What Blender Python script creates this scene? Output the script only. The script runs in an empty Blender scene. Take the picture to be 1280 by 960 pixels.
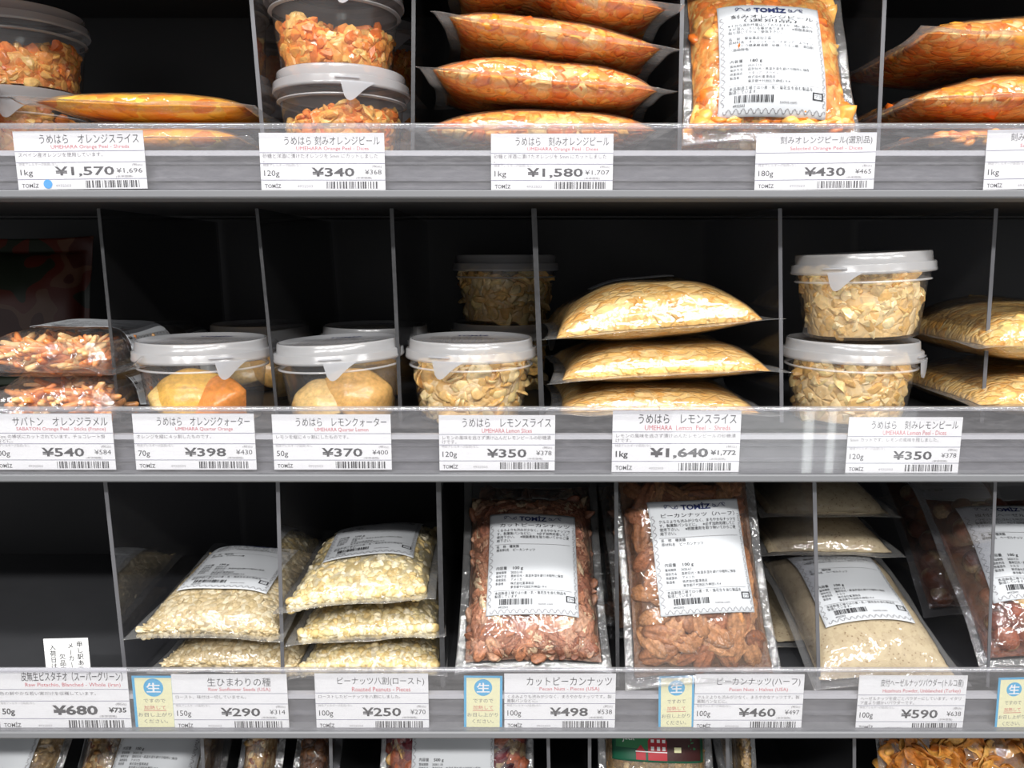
import bpy, bmesh, math, random
import numpy as np
from mathutils import Vector, Matrix, Euler

SC = bpy.context.scene
COL = SC.collection
R = math.radians

# ------------------------------------------------------------------ camera, world, lights, exposure
F_PX, PITCH, DIST = 960.0, math.atan(160 / 960.0), 0.5      # camera half a metre from the shelf front
cd = bpy.data.cameras.new('camera'); cd.sensor_width = 36.0; cd.lens = 36.0 * F_PX / 1280.0
cd.clip_start = 0.02; cd.clip_end = 50
cam = bpy.data.objects.new('camera', cd); COL.objects.link(cam)
cam.location = (0, -DIST, 0); cam.rotation_euler = (R(90) - PITCH, 0, 0)
SC.camera = cam

world = bpy.data.worlds.new('world'); SC.world = world; world.use_nodes = True
wn = world.node_tree.nodes['Background']; wn.inputs[0].default_value = (0.98, 0.985, 1.0, 1); wn.inputs[1].default_value = 0.46

def area(name, loc, target, sx, sy, power, col=(1, 0.985, 0.96)):
    l = bpy.data.lights.new(name, 'AREA'); l.shape = 'RECTANGLE'; l.size = sx; l.size_y = sy
    l.energy = power; l.color = col
    o = bpy.data.objects.new(name, l); COL.objects.link(o); o.location = loc
    o.rotation_euler = (Vector(target) - Vector(loc)).to_track_quat('-Z', 'Y').to_euler()
    return o
for lx_, ly_, pw_ in ((-0.8, -0.9, 10), (-0.1, -0.9, 11), (0.6, -0.9, 11), (1.3, -0.9, 9), (-1.2, -2.0, 18), (-0.4, -2.0, 20), (0.4, -2.0, 20), (1.2, -2.0, 18)):
    area('ceiling_light_strip', (lx_, ly_, 1.35), (lx_ * 0.4, 0, -0.2), 0.5, 0.10, pw_)

# lit freezer case across the aisle, low down: its lamps mirror in the price holders
area('freezer_case_light', (1.50, -3.5, -0.92), (1.50, 0, -0.92), 1.3, 0.42, 2.6, (0.95, 1.0, 0.98))
area('freezer_case_light', (1.56, -3.45, -0.92), (1.56, 0, -0.92), 0.05, 0.55, 0.40, (0.95, 1.0, 0.98))
area('freezer_case_light', (1.68, -3.45, -0.92), (1.68, 0, -0.92), 0.04, 0.55, 0.32, (0.95, 1.0, 0.98))

SC.view_settings.view_transform = 'Standard'; SC.view_settings.look = 'None'
SC.view_settings.exposure = -0.14; SC.view_settings.gamma = 1.0
SC.view_settings.use_curve_mapping = False
SC.cycles.max_bounces = 8; SC.cycles.diffuse_bounces = 3; SC.cycles.glossy_bounces = 3
SC.cycles.transmission_bounces = 4; SC.cycles.transparent_max_bounces = 40
SC.cycles.caustics_reflective = False; SC.cycles.caustics_refractive = False

def at(px, py, y=0.0):
    """the point at depth y that the photograph shows at (px, py)"""
    a = (px - 640) / F_PX; b = (480 - py) / F_PX
    dy = math.cos(PITCH) + b * math.sin(PITCH); dz = -math.sin(PITCH) + b * math.cos(PITCH)
    t = (y + DIST) / dy
    return Vector((a * t, y, dz * t))

# ------------------------------------------------------------------ colours and materials
def hexc(h):
    h = h.lstrip('#'); c = [int(h[i:i + 2], 16) / 255 for i in (0, 2, 4)]
    return tuple(x / 12.92 if x <= 0.04045 else ((x + 0.055) / 1.055) ** 2.4 for x in c)

def newmat(name):
    m = bpy.data.materials.new(name); m.use_nodes = True
    nt = m.node_tree; nt.nodes.clear()
    out = nt.nodes.new('ShaderNodeOutputMaterial')
    return m, nt, out

def N(nt, t, **kw):
    n = nt.nodes.new(t)
    for k, v in kw.items():
        if hasattr(n, k): setattr(n, k, v)
        else: n.inputs[k.replace('_', ' ')].default_value = v
    return n

def plain(name, col, rough=0.5, spec=0.5, metal=0.0, noise=0.0, nscale=60.0, bump=0.0):
    m, nt, out = newmat(name)
    p = N(nt, 'ShaderNodeBsdfPrincipled'); p.inputs['Roughness'].default_value = rough
    p.inputs['Metallic'].default_value = metal; p.inputs['Specular IOR Level'].default_value = spec
    p.inputs['Base Color'].default_value = (*col, 1)
    if noise or bump:
        tc = N(nt, 'ShaderNodeTexCoord'); nz = N(nt, 'ShaderNodeTexNoise', Scale=nscale); nz.inputs['Detail'].default_value = 4
        nt.links.new(tc.outputs['Object'], nz.inputs['Vector'])
        if noise:
            r = N(nt, 'ShaderNodeValToRGB')
            r.color_ramp.elements[0].color = (*[c * (1 - noise) for c in col], 1)
            r.color_ramp.elements[1].color = (*[min(1, c * (1 + noise)) for c in col], 1)
            nt.links.new(nz.outputs['Fac'], r.inputs['Fac']); nt.links.new(r.outputs['Color'], p.inputs['Base Color'])
        if bump:
            b = N(nt, 'ShaderNodeBump', Strength=bump); b.inputs['Distance'].default_value = 0.0006
            nt.links.new(nz.outputs['Fac'], b.inputs['Height']); nt.links.new(b.outputs['Normal'], p.inputs['Normal'])
    nt.links.new(p.outputs[0], out.inputs[0])
    return m

def clear(name, tint=(0.96, 0.96, 0.97), haze=0.05, hazecol=(0.9, 0.9, 0.92), gloss=1.0, rough=0.04, bump=0.0, bscale=60.0, trans=0.0, scratch=0.0, ior=1.47):
    """thin clear plastic: see-through, with a Fresnel sheen and a little milky haze"""
    m, nt, out = newmat(name)
    tr = N(nt, 'ShaderNodeBsdfTransparent'); tr.inputs[0].default_value = (*tint, 1)
    df = N(nt, 'ShaderNodeBsdfDiffuse'); df.inputs[0].default_value = (*hazecol, 1)
    tl = N(nt, 'ShaderNodeBsdfTranslucent'); tl.inputs[0].default_value = (*hazecol, 1)
    mx = N(nt, 'ShaderNodeMixShader'); mx.inputs[0].default_value = trans
    nt.links.new(df.outputs[0], mx.inputs[1]); nt.links.new(tl.outputs[0], mx.inputs[2])
    m1 = N(nt, 'ShaderNodeMixShader'); m1.inputs[0].default_value = haze
    nt.links.new(tr.outputs[0], m1.inputs[1]); nt.links.new(mx.outputs[0], m1.inputs[2])
    gl = N(nt, 'ShaderNodeBsdfGlossy'); gl.inputs['Roughness'].default_value = rough
    gl.inputs['Color'].default_value = (1, 1, 1, 1)
    fr = N(nt, 'ShaderNodeLayerWeight'); fr.inputs['Blend'].default_value = 0.5      # grazing factor, the same from both sides
    pw = N(nt, 'ShaderNodeMath', operation='POWER'); pw.inputs[1].default_value = 5.0
    nt.links.new(fr.outputs['Facing'], pw.inputs[0])
    ml = N(nt, 'ShaderNodeMath', operation='MULTIPLY_ADD', use_clamp=True); ml.inputs[1].default_value = 0.9; ml.inputs[2].default_value = 0.042 * gloss
    nt.links.new(pw.outputs[0], ml.inputs[0])
    m2 = N(nt, 'ShaderNodeMixShader'); nt.links.new(ml.outputs[0], m2.inputs[0])
    nt.links.new(m1.outputs[0], m2.inputs[1]); nt.links.new(gl.outputs[0], m2.inputs[2])
    tc = N(nt, 'ShaderNodeTexCoord')
    if bump:
        n1 = N(nt, 'ShaderNodeTexNoise', Scale=bscale); n1.inputs['Detail'].default_value = 3; n1.inputs['Distortion'].default_value = 1.2
        v1 = N(nt, 'ShaderNodeTexVoronoi', Scale=bscale * 0.55); v1.feature = 'F1'
        ad = N(nt, 'ShaderNodeMath', operation='ADD')
        nt.links.new(tc.outputs['Object'], n1.inputs['Vector']); nt.links.new(tc.outputs['Object'], v1.inputs['Vector'])
        nt.links.new(n1.outputs['Fac'], ad.inputs[0]); nt.links.new(v1.outputs['Distance'], ad.inputs[1])
        b = N(nt, 'ShaderNodeBump', Strength=bump); b.inputs['Distance'].default_value = 0.004
        nt.links.new(ad.outputs[0], b.inputs['Height'])
        nt.links.new(b.outputs['Normal'], gl.inputs['Normal'])
    if scratch:
        mp = N(nt, 'ShaderNodeMapping'); mp.inputs['Scale'].default_value = (18, 18, 90); mp.inputs['Rotation'].default_value = (0, 0.5, 0)
        n2 = N(nt, 'ShaderNodeTexNoise', Scale=6.0); n2.inputs['Detail'].default_value = 6; n2.inputs['Roughness'].default_value = 0.7
        nt.links.new(tc.outputs['Object'], mp.inputs[0]); nt.links.new(mp.outputs[0], n2.inputs['Vector'])
        mr = N(nt, 'ShaderNodeMapRange'); mr.inputs[1].default_value = 0.45; mr.inputs[2].default_value = 0.8
        mr.inputs[3].default_value = haze; mr.inputs[4].default_value = haze + scratch
        nt.links.new(n2.outputs['Fac'], mr.inputs[0]); nt.links.new(mr.outputs[0], m1.inputs[0])
    nt.links.new(m2.outputs[0], out.inputs[0])
    return m

def pieces_mat(name, rough=0.35, sss=0.0, ssr=0.004, spec=0.5, bump=0.25, bscale=350.0, mott=0.25):
    """colour per piece comes from the mesh; a fine mottling and bump on top"""
    m, nt, out = newmat(name)
    p = N(nt, 'ShaderNodeBsdfPrincipled'); p.inputs['Roughness'].default_value = rough
    p.inputs['Specular IOR Level'].default_value = spec
    a = N(nt, 'ShaderNodeAttribute'); a.attribute_name = 'tone'
    tc = N(nt, 'ShaderNodeTexCoord'); nz = N(nt, 'ShaderNodeTexNoise', Scale=bscale); nz.inputs['Detail'].default_value = 4
    nt.links.new(tc.outputs['Object'], nz.inputs['Vector'])
    mr = N(nt, 'ShaderNodeMapRange'); mr.inputs[1].default_value = 0.3; mr.inputs[2].default_value = 0.7
    mr.inputs[3].default_value = 1 - mott; mr.inputs[4].default_value = 1 + mott
    nt.links.new(nz.outputs['Fac'], mr.inputs[0])
    mm = N(nt, 'ShaderNodeVectorMath', operation='SCALE')
    nt.links.new(a.outputs['Color'], mm.inputs[0]); nt.links.new(mr.outputs[0], mm.inputs['Scale'])
    nt.links.new(mm.outputs[0], p.inputs['Base Color'])
    if sss:
        p.inputs['Subsurface Weight'].default_value = sss; p.inputs['Subsurface Radius'].default_value = (1, 0.5, 0.2)
        p.inputs['Subsurface Scale'].default_value = ssr
    b = N(nt, 'ShaderNodeBump', Strength=bump); b.inputs['Distance'].default_value = 0.0008
    nt.links.new(nz.outputs['Fac'], b.inputs['Height']); nt.links.new(b.outputs['Normal'], p.inputs['Normal'])
    nt.links.new(p.outputs[0], out.inputs[0])
    return m

M = {}
M['black'] = plain('matte_black_panel', (0.014, 0.014, 0.016), 0.5, 0.4)
M['deck'] = plain('dark_grey_shelf_paint', (0.045, 0.046, 0.05), 0.45, 0.4, noise=0.12)
M['under'] = plain('shelf_underside_paint', (0.03, 0.03, 0.032), 0.5, 0.3)
M['face'] = plain('shelf_front_grey', hexc('#626267'), 0.4, 0.5, noise=0.03, nscale=8)
M['lip'] = plain('shelf_lip_grey', hexc('#76777a'), 0.45, 0.5)
M['rail'] = clear('clear_rail_plastic', tint=(0.95, 0.95, 0.96), haze=0.05, hazecol=(0.85, 0.83, 0.86), rough=0.03, scratch=0.05)
M['bead'] = clear('rail_edge_plastic', tint=(0.85, 0.85, 0.88), haze=0.16, hazecol=(0.9, 0.9, 0.93), rough=0.05, gloss=1.6)
M['ledge'] = clear('rail_ledge_plastic', tint=(0.85, 0.85, 0.88), haze=0.6, hazecol=(0.75, 0.75, 0.78), rough=0.1)
M['divider'] = clear('clear_divider_plastic', tint=(0.84, 0.84, 0.86), haze=0.008, rough=0.015, gloss=1.15, scratch=0.02)
M['divedge'] = plain('divider_cut_edge', hexc('#636367'), 0.35, 0.6)
M['smoke'] = clear('smoked_divider_plastic', tint=(0.45, 0.45, 0.46), haze=0.01, rough=0.03, gloss=1.15)
M['smokedge'] = plain('smoked_divider_edge', hexc('#3c3c3e'), 0.4, 0.5, noise=0.5, nscale=300)
M['paper'] = plain('tag_paper', hexc('#f3f3f3'), 0.55, 0.3)
M['label'] = plain('label_paper', hexc('#c4c7cb'), 0.5, 0.4)
M['ink'] = plain('black_print', (0.018, 0.017, 0.02), 0.6, 0.2)
M['greyink'] = plain('grey_print', (0.16, 0.15, 0.16), 0.6, 0.2)
M['paleink'] = plain('pale_grey_print', (0.36, 0.35, 0.36), 0.6, 0.2)
M['redink'] = plain('red_print', hexc('#cf4a55'), 0.6, 0.2)
M['navy'] = plain('navy_print', hexc('#27305c'), 0.6, 0.2)
M['line'] = plain('rule_print', hexc('#6a6a88'), 0.6, 0.2)
M['bluedot'] = plain('blue_sticker', hexc('#0aa0ea'), 0.4, 0.4)
M['cardblue'] = plain('card_blue_print', hexc('#37aadb'), 0.4, 0.4)
M['cream'] = plain('card_cream_print', hexc('#f2efbe'), 0.5, 0.3)
M['white'] = plain('white_print', (0.9, 0.9, 0.9), 0.5, 0.3)
M['film'] = clear('clear_bag_film', tint=(0.975, 0.975, 0.975), haze=0.03, rough=0.08, gloss=2.0, bump=0.45, bscale=50, trans=0.5)
M['filmfine'] = clear('crinkled_bag_film', tint=(0.97, 0.97, 0.97), haze=0.04, rough=0.07, gloss=2.4, bump=0.6, bscale=60, trans=0.5)
M['filmsyrup'] = clear('taut_bag_film', tint=(0.98, 0.975, 0.97), haze=0.05, rough=0.07, gloss=2.6, bump=0.5, bscale=70, trans=0.5)
M['seal'] = clear('sealed_film_edge', tint=(0.95, 0.95, 0.95), haze=0.13, hazecol=(0.95,0.95,0.95), rough=0.12, gloss=2.0, bump=0.4, bscale=120, trans=0.5)
M['tub'] = clear('clear_tub_plastic', tint=(0.95, 0.95, 0.95), haze=0.06, hazecol=(0.9, 0.9, 0.92), rough=0.10, gloss=1.0, trans=0.4)
M['tubrim'] = clear('tub_rim_plastic', tint=(0.9, 0.9, 0.9), haze=0.45, hazecol=(0.93, 0.93, 0.95), rough=0.15, trans=0.3)
M['lid'] = clear('frosted_lid_plastic', tint=(0.88, 0.88, 0.9), haze=0.52, hazecol=(0.76, 0.77, 0.80), rough=0.2, gloss=1.2, trans=0.4)
M['tray'] = clear('clear_tray_plastic', tint=(0.94, 0.94, 0.94), haze=0.05, rough=0.05, gloss=1.4)
M['candied'] = pieces_mat('candied_peel', 0.25, 0.15, 0.003, 0.6, 0.3, 260, 0.2)
M['syrup'] = pieces_mat('syrup_between_pieces', 0.3, 0.0, 0.003, 0.5, 0.4, 160, 0.35)
M['seed'] = pieces_mat('seed_skin', 0.5, 0, bump=0.3, bscale=500, mott=0.15)
M['nut'] = pieces_mat('nut_skin', 0.42, 0, bump=0.7, bscale=420, mott=0.35)
M['flake'] = pieces_mat('toasted_flake', 0.5, 0.1, 0.002, bump=0.8, bscale=300, mott=0.35)
M['shaded_pouch'] = None

def mosaic(name, cols, scale=120.0, stretch=(1, 1, 1), rough=0.3, dist=0.006, spread=1.0, relief=0.5, fine=0.35):
    """pieces of peel pressed against each other in clear syrup: irregular cells of a few close tones"""
    m, nt, out = newmat(name)
    p = N(nt, 'ShaderNodeBsdfPrincipled'); p.inputs['Roughness'].default_value = rough; p.inputs['Coat Weight'].default_value = 0.3
    tc = N(nt, 'ShaderNodeTexCoord'); mp = N(nt, 'ShaderNodeMapping'); mp.inputs['Scale'].default_value = stretch
    nt.links.new(tc.outputs['Object'], mp.inputs[0])
    nz = N(nt, 'ShaderNodeTexNoise', Scale=90.0); nz.inputs['Detail'].default_value = 3
    nt.links.new(mp.outputs[0], nz.inputs['Vector'])
    sb = N(nt, 'ShaderNodeVectorMath', operation='SUBTRACT'); sb.inputs[1].default_value = (.5, .5, .5); nt.links.new(nz.outputs['Color'], sb.inputs[0])
    sc = N(nt, 'ShaderNodeVectorMath', operation='SCALE'); sc.inputs['Scale'].default_value = dist; nt.links.new(sb.outputs[0], sc.inputs[0])
    ad = N(nt, 'ShaderNodeVectorMath', operation='ADD'); nt.links.new(mp.outputs[0], ad.inputs[0]); nt.links.new(sc.outputs[0], ad.inputs[1])
    v = N(nt, 'ShaderNodeTexVoronoi', Scale=scale); v2 = N(nt, 'ShaderNodeTexVoronoi', Scale=scale * 2.3); ve = N(nt, 'ShaderNodeTexVoronoi', Scale=scale); ve.feature = 'DISTANCE_TO_EDGE'
    for q in (v, v2, ve): nt.links.new(ad.outputs[0], q.inputs['Vector'])
    def ramp(src):
        r = N(nt, 'ShaderNodeValToRGB'); e = r.color_ramp.elements
        while len(e) < len(cols): e.new(0.5)
        for i, c in enumerate(cols): e[i].position = i / (len(cols) - 1); e[i].color = (*hexc(c), 1)
        sx = N(nt, 'ShaderNodeSeparateColor'); nt.links.new(src, sx.inputs[0])
        mr = N(nt, 'ShaderNodeMapRange'); mr.inputs[1].default_value = .5 - .5 / spread; mr.inputs[2].default_value = .5 + .5 / spread
        nt.links.new(sx.outputs[0], mr.inputs[0]); nt.links.new(mr.outputs[0], r.inputs['Fac']); return r
    a, b = ramp(v.outputs['Color']), ramp(v2.outputs['Color'])
    mx = N(nt, 'ShaderNodeMix', data_type='RGBA'); mx.inputs[0].default_value = fine
    nt.links.new(a.outputs[0], mx.inputs[6]); nt.links.new(b.outputs[0], mx.inputs[7])
    nt.links.new(mx.outputs[2], p.inputs['Base Color'])
    mr = N(nt, 'ShaderNodeMapRange'); mr.inputs[1].default_value = 0; mr.inputs[2].default_value = .18; nt.links.new(ve.outputs['Distance'], mr.inputs[0])
    bp = N(nt, 'ShaderNodeBump', Strength=relief); bp.inputs['Distance'].default_value = 0.0015
    a2 = N(nt, 'ShaderNodeMath', operation='MULTIPLY_ADD'); a2.inputs[1].default_value = 0.5; nt.links.new(nz.outputs['Fac'], a2.inputs[0]); nt.links.new(mr.outputs[0], a2.inputs[2])
    nt.links.new(a2.outputs[0], bp.inputs['Height']); nt.links.new(bp.outputs['Normal'], p.inputs['Normal'])
    nt.links.new(p.outputs[0], out.inputs[0])
    return m
MOS = {
    'orange': mosaic('orange_dice_in_syrup', ['#ea7020', '#f8922e', '#ffae48', '#fa9832', '#ffc866', '#ffdc98'], 118, relief=.8, spread=1.5, fine=.25),
    'orangetub': mosaic('orange_dice_mass', ['#e6742e', '#f29440', '#f8b45e', '#fac878', '#f4a44c'], 115, spread=1.4),
    'slice': mosaic('orange_slices_in_syrup', ['#e57a14', '#f2941c', '#f8b430', '#f5a826', '#fbd050'], 60, (1, 1, 1), .22, .012, 1.5, .5, .2),
    'lemon': mosaic('lemon_shreds_in_syrup', ['#d99a44', '#eab45e', '#f2c87c', '#ecba66', '#f6d898'], 95, (1, 1.8, 1), .25, .014, 1.3, .8, .4),
    'lemontub': mosaic('lemon_peel_mass', ['#e4b062', '#efc684', '#f2d09a', '#f5deb4', '#eec07a'], 110),
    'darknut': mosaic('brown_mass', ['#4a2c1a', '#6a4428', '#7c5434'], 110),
}

def powder_mat():
    m, nt, out = newmat('speckled_nut_powder')
    p = N(nt, 'ShaderNodeBsdfPrincipled'); p.inputs['Roughness'].default_value = 0.85
    tc = N(nt, 'ShaderNodeTexCoord'); v = N(nt, 'ShaderNodeTexVoronoi', Scale=420.0); n = N(nt, 'ShaderNodeTexNoise', Scale=160.0)
    n.inputs['Detail'].default_value = 6
    for t in (v, n): nt.links.new(tc.outputs['Object'], t.inputs['Vector'])
    r = N(nt, 'ShaderNodeValToRGB'); e = r.color_ramp.elements
    e[0].position = 0.0; e[0].color = (*hexc('#5c4632'), 1); e[1].position = 0.30; e[1].color = (*hexc('#bba98a'), 1)
    x = r.color_ramp.elements.new(0.15); x.color = (*hexc('#8f7656'), 1)
    nt.links.new(v.outputs['Distance'], r.inputs['Fac'])
    mx = N(nt, 'ShaderNodeMix', data_type='RGBA'); mx.inputs['B'].default_value = (*hexc('#cdb995'), 1) if False else (0, 0, 0, 1)
    mx.inputs[7].default_value = (*hexc('#c3b292'), 1)
    mr = N(nt, 'ShaderNodeMapRange'); mr.inputs[1].default_value = 0.50; mr.inputs[2].default_value = 0.46
    nt.links.new(n.outputs['Fac'], mr.inputs[0]); nt.links.new(mr.outputs[0], mx.inputs[0]); nt.links.new(r.outputs['Color'], mx.inputs[6])
    nt.links.new(mx.outputs[2], p.inputs['Base Color'])
    b = N(nt, 'ShaderNodeBump', Strength=0.4); b.inputs['Distance'].default_value = 0.001
    nt.links.new(n.outputs['Fac'], b.inputs['Height']); nt.links.new(b.outputs['Normal'], p.inputs['Normal'])
    nt.links.new(p.outputs[0], out.inputs[0])
    return m
M['powder'] = powder_mat()

def printed_pouch_mat():
    m, nt, out = newmat('red_green_printed_pouch')
    p = N(nt, 'ShaderNodeBsdfPrincipled'); p.inputs['Roughness'].default_value = 0.3
    tc = N(nt, 'ShaderNodeTexCoord'); n = N(nt, 'ShaderNodeTexNoise', Scale=26.0); n.inputs['Detail'].default_value = 1
    nt.links.new(tc.outputs['Object'], n.inputs['Vector'])
    r = N(nt, 'ShaderNodeValToRGB'); r.color_ramp.interpolation = 'CONSTANT'; e = r.color_ramp.elements
    e[0].color = (*hexc('#1c2218'), 1); e[1].position = 0.47; e[1].color = (*hexc('#4a1a10'), 1)  # print tones darkened: the shade deep in the shelf is put into them
    x = r.color_ramp.elements.new(0.58); x.color = (*hexc('#55382a'), 1)
    x = r.color_ramp.elements.new(0.66); x.color = (*hexc('#38140e'), 1)
    nt.links.new(n.outputs['Fac'], r.inputs['Fac']); nt.links.new(r.outputs['Color'], p.inputs['Base Color'])
    nt.links.new(p.outputs[0], out.inputs[0])
    return m
M['shaded_pouch'] = printed_pouch_mat()

# ------------------------------------------------------------------ object helpers
def thing(name, label, cat, loc=(0, 0, 0), rot=(0, 0, 0), group=None):
    o = bpy.data.objects.new(name, None); COL.objects.link(o)
    o.location = loc; o.rotation_euler = rot; o.empty_display_size = 0.02
    return tag(o, label, cat, group)

def tag(o, label, cat, group=None):
    o['label'] = label; o['category'] = cat
    if group: o['group'] = group
    return o

class Geo:
    """collects verts / faces (any polygon) with a material slot each, builds ONE mesh object"""
    def __init__(s): s.v = []; s.f = []; s.m = []; s.n = 0; s.c = []
    def add(s, v, f, mi=0, col=None):
        v = np.asarray(v, float).reshape(-1, 3)
        s.v.append(v); b = s.n
        s.f.extend([tuple(int(i) + b for i in q) for q in f]); s.m.extend([mi] * len(f)); s.n += len(v)
        if col is not None:
            col = np.asarray(col, float); s.c.append(np.broadcast_to(col, (len(v), 3)) if col.ndim == 1 else col)
        return s
    def box(s, a, b, mi=0):
        x0, y0, z0 = a; x1, y1, z1 = b
        v = [(x0, y0, z0), (x1, y0, z0), (x1, y1, z0), (x0, y1, z0), (x0, y0, z1), (x1, y0, z1), (x1, y1, z1), (x0, y1, z1)]
        return s.add(v, [(0, 3, 2, 1), (4, 5, 6, 7), (0, 1, 5, 4), (1, 2, 6, 5), (2, 3, 7, 6), (3, 0, 4, 7)], mi)
    def build(s, name, mats, parent=None, smooth=False):
        me = bpy.data.meshes.new(name)
        v = np.concatenate(s.v) if s.v else np.zeros((0, 3))
        me.from_pydata(v.tolist(), [], s.f)
        for m in (mats if isinstance(mats, (list, tuple)) else [mats]): me.materials.append(m)
        if any(s.m): me.polygons.foreach_set('material_index', s.m)
        if smooth: me.polygons.foreach_set('use_smooth', [True] * len(s.f))
        if s.c:
            c = np.concatenate(s.c); a = me.attributes.new('tone', 'FLOAT_COLOR', 'POINT')
            a.data.foreach_set('color', np.concatenate([c, np.ones((len(c), 1))], 1).astype(np.float32).ravel())
        me.update()
        o = bpy.data.objects.new(name, me); COL.objects.link(o)
        if parent is not None: o.parent = parent
        return o

def grid_faces(nu, nv, wrap=False):
    f = []
    for j in range(nv - 1):
        for i in range(nu - (0 if wrap else 1)):
            k = (i + 1) % nu
            f.append((j * nu + i, j * nu + k, (j + 1) * nu + k, (j + 1) * nu + i))
    return f

def lathe(prof, n=64, cap0=False, cap1=False):
    v = []; 
    for r, z in prof:
        for k in range(n):
            t = 2 * math.pi * k / n; v.append((r * math.cos(t), r * math.sin(t), z))
    f = grid_faces(n, len(prof), True)
    if cap0: f.append(tuple(range(n))[::-1])
    if cap1: f.append(tuple(range((len(prof) - 1) * n, len(prof) * n)))
    return v, f

# ------------------------------------------------------------------ lettering
_tc = {}
def glyphs(s, bold=0.0):
    k = (s, bold)
    if k not in _tc:
        c = bpy.data.curves.new('lettering', 'FONT'); c.body = s; c.resolution_u = 2; c.offset = bold
        o = bpy.data.objects.new('lettering', c); COL.objects.link(o)
        dg = bpy.context.evaluated_depsgraph_get()
        m = bpy.data.meshes.new_from_object(o.evaluated_get(dg))
        v = np.array([(p.co.x, p.co.y) for p in m.vertices]) if len(m.vertices) else np.zeros((0, 2))
        f = [tuple(p.vertices) for p in m.polygons]
        bpy.data.objects.remove(o); bpy.data.curves.remove(c); bpy.data.meshes.remove(m)
        _tc[k] = (v, f)
    return _tc[k]

class Art:
    """flat artwork in x (right) / y (up) metres, one layer per material"""
    def __init__(s): s.parts = []
    def text(s, t, x0, x1, y0, y1, mat, bold=0.0, keep=None):
        v, f = glyphs(t, bold)
        if not len(v): return s
        lo, hi = v.min(0), v.max(0); sc = np.array([(x1 - x0), (y1 - y0)]) / np.maximum(hi - lo, 1e-6)
        if keep: sc = np.array([sc[1] * keep, sc[1]])
        s.parts.append(((v - lo) * sc + (x0, y0), f, mat)); return s
    def line_text(s, t, x0, y0, em, mat, bold=0.0, sx=1.0, right=False):
        v, f = glyphs(t, bold)
        if not len(v): return s
        q = v * (em * sx, em)
        if right: q = q - (q[:, 0].max(), 0)
        s.parts.append((q + (x0, y0), f, mat)); return s
    def rect(s, x0, x1, y0, y1, mat):
        s.parts.append((np.array([(x0, y0), (x1, y0), (x1, y1), (x0, y1)]), [(0, 1, 2, 3)], mat)); return s
    def poly(s, pts, mat):
        s.parts.append((np.array(pts, float), [tuple(range(len(pts)))], mat)); return s
    def disc(s, x, y, r, mat, n=24, ry=None):
        s.poly([(x + r * math.cos(2 * math.pi * k / n), y + (ry or r) * math.sin(2 * math.pi * k / n)) for k in range(n)], mat); return s
    def stroke(s, pts, w, mat):
        p = np.array(pts, float); t = np.gradient(p, axis=0); t /= np.maximum(np.linalg.norm(t, axis=1, keepdims=True), 1e-9)
        n = np.stack([-t[:, 1], t[:, 0]], 1) * w / 2
        v = np.concatenate([p + n, p - n]); k = len(p)
        s.parts.append((v, [(i + k, i + 1 + k, i + 1, i) for i in range(k - 1)], mat)); return s
    def arc(s, x, y, r, a0, a1, w, mat, n=9):
        return s.stroke([(x + r * math.cos(R(a0 + (a1 - a0) * i / (n - 1))), y + r * math.sin(R(a0 + (a1 - a0) * i / (n - 1)))) for i in range(n)], w, mat)
    def bars(s, x0, x1, y0, y1, mat, seed):
        rg = random.Random(seed); x = x0; u = (x1 - x0) / 95
        while x < x1 - u:
            w = rg.choice((1, 1, 2, 3)) * u; s.rect(x, min(x + w, x1), y0, y1, mat); x += w + rg.choice((1, 1, 2, 3)) * u
        return s

def fine_faces(v, f):
    """cut large flat shapes small enough to follow a curved label"""
    if len(f) > 1 or np.ptp(v, axis=0).max() < 0.006: return v, f
    bm = bmesh.new(); bm.faces.new([bm.verts.new((x, y, 0)) for x, y in v]); bmesh.ops.triangulate(bm, faces=bm.faces[:])
    for _ in range(5):
        e = [q for q in bm.edges if q.calc_length() > 0.004]
        if not e: break
        bmesh.ops.subdivide_edges(bm, edges=e, cuts=1); bmesh.ops.triangulate(bm, faces=[q for q in bm.faces if len(q.verts) > 3])
    bm.verts.index_update(); V = np.array([(q.co.x, q.co.y) for q in bm.verts]); F = [tuple(w.index for w in q.verts) for q in bm.faces]; bm.free()
    return V, F

def put_flat(art, name, parent, lift, to3, step=0.0):
    """artwork laid on a surface: to3(xy array, lift) -> xyz"""
    mats = []; g = Geo()
    for v, f, m in art.parts:
        if m not in mats: mats.append(m)
        if name == 'lettering' and lift > 0.0005: v, f = fine_faces(v, f)
        g.add(to3(v, lift), f, mats.index(m)); lift += step
    return g.build(name, [M[m] for m in mats], parent)

# ------------------------------------------------------------------ SHELVES
XL, XR, BACK = -0.66, 0.66, 0.26
FLOORS = [0.065, -0.118, -0.3065, -0.50]
UNDER = [0.0352, -0.149, -0.3365, -0.53]
RISER = [0.0806, -0.0982, -0.2838, -0.475]
o = Geo().box((-1.6, BACK, -1.3), (1.6, BACK + 0.012, 0.9)).build('wall_back', M['black']); o['kind'] = 'structure'
o = Geo().box((-3, -4, -1.31), (3, 1.0, -1.3)).build('floor', plain('pale_shop_floor', hexc('#b9b7b2'), 0.3, 0.5, noise=0.06, nscale=3)); o['kind'] = 'structure'

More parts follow.
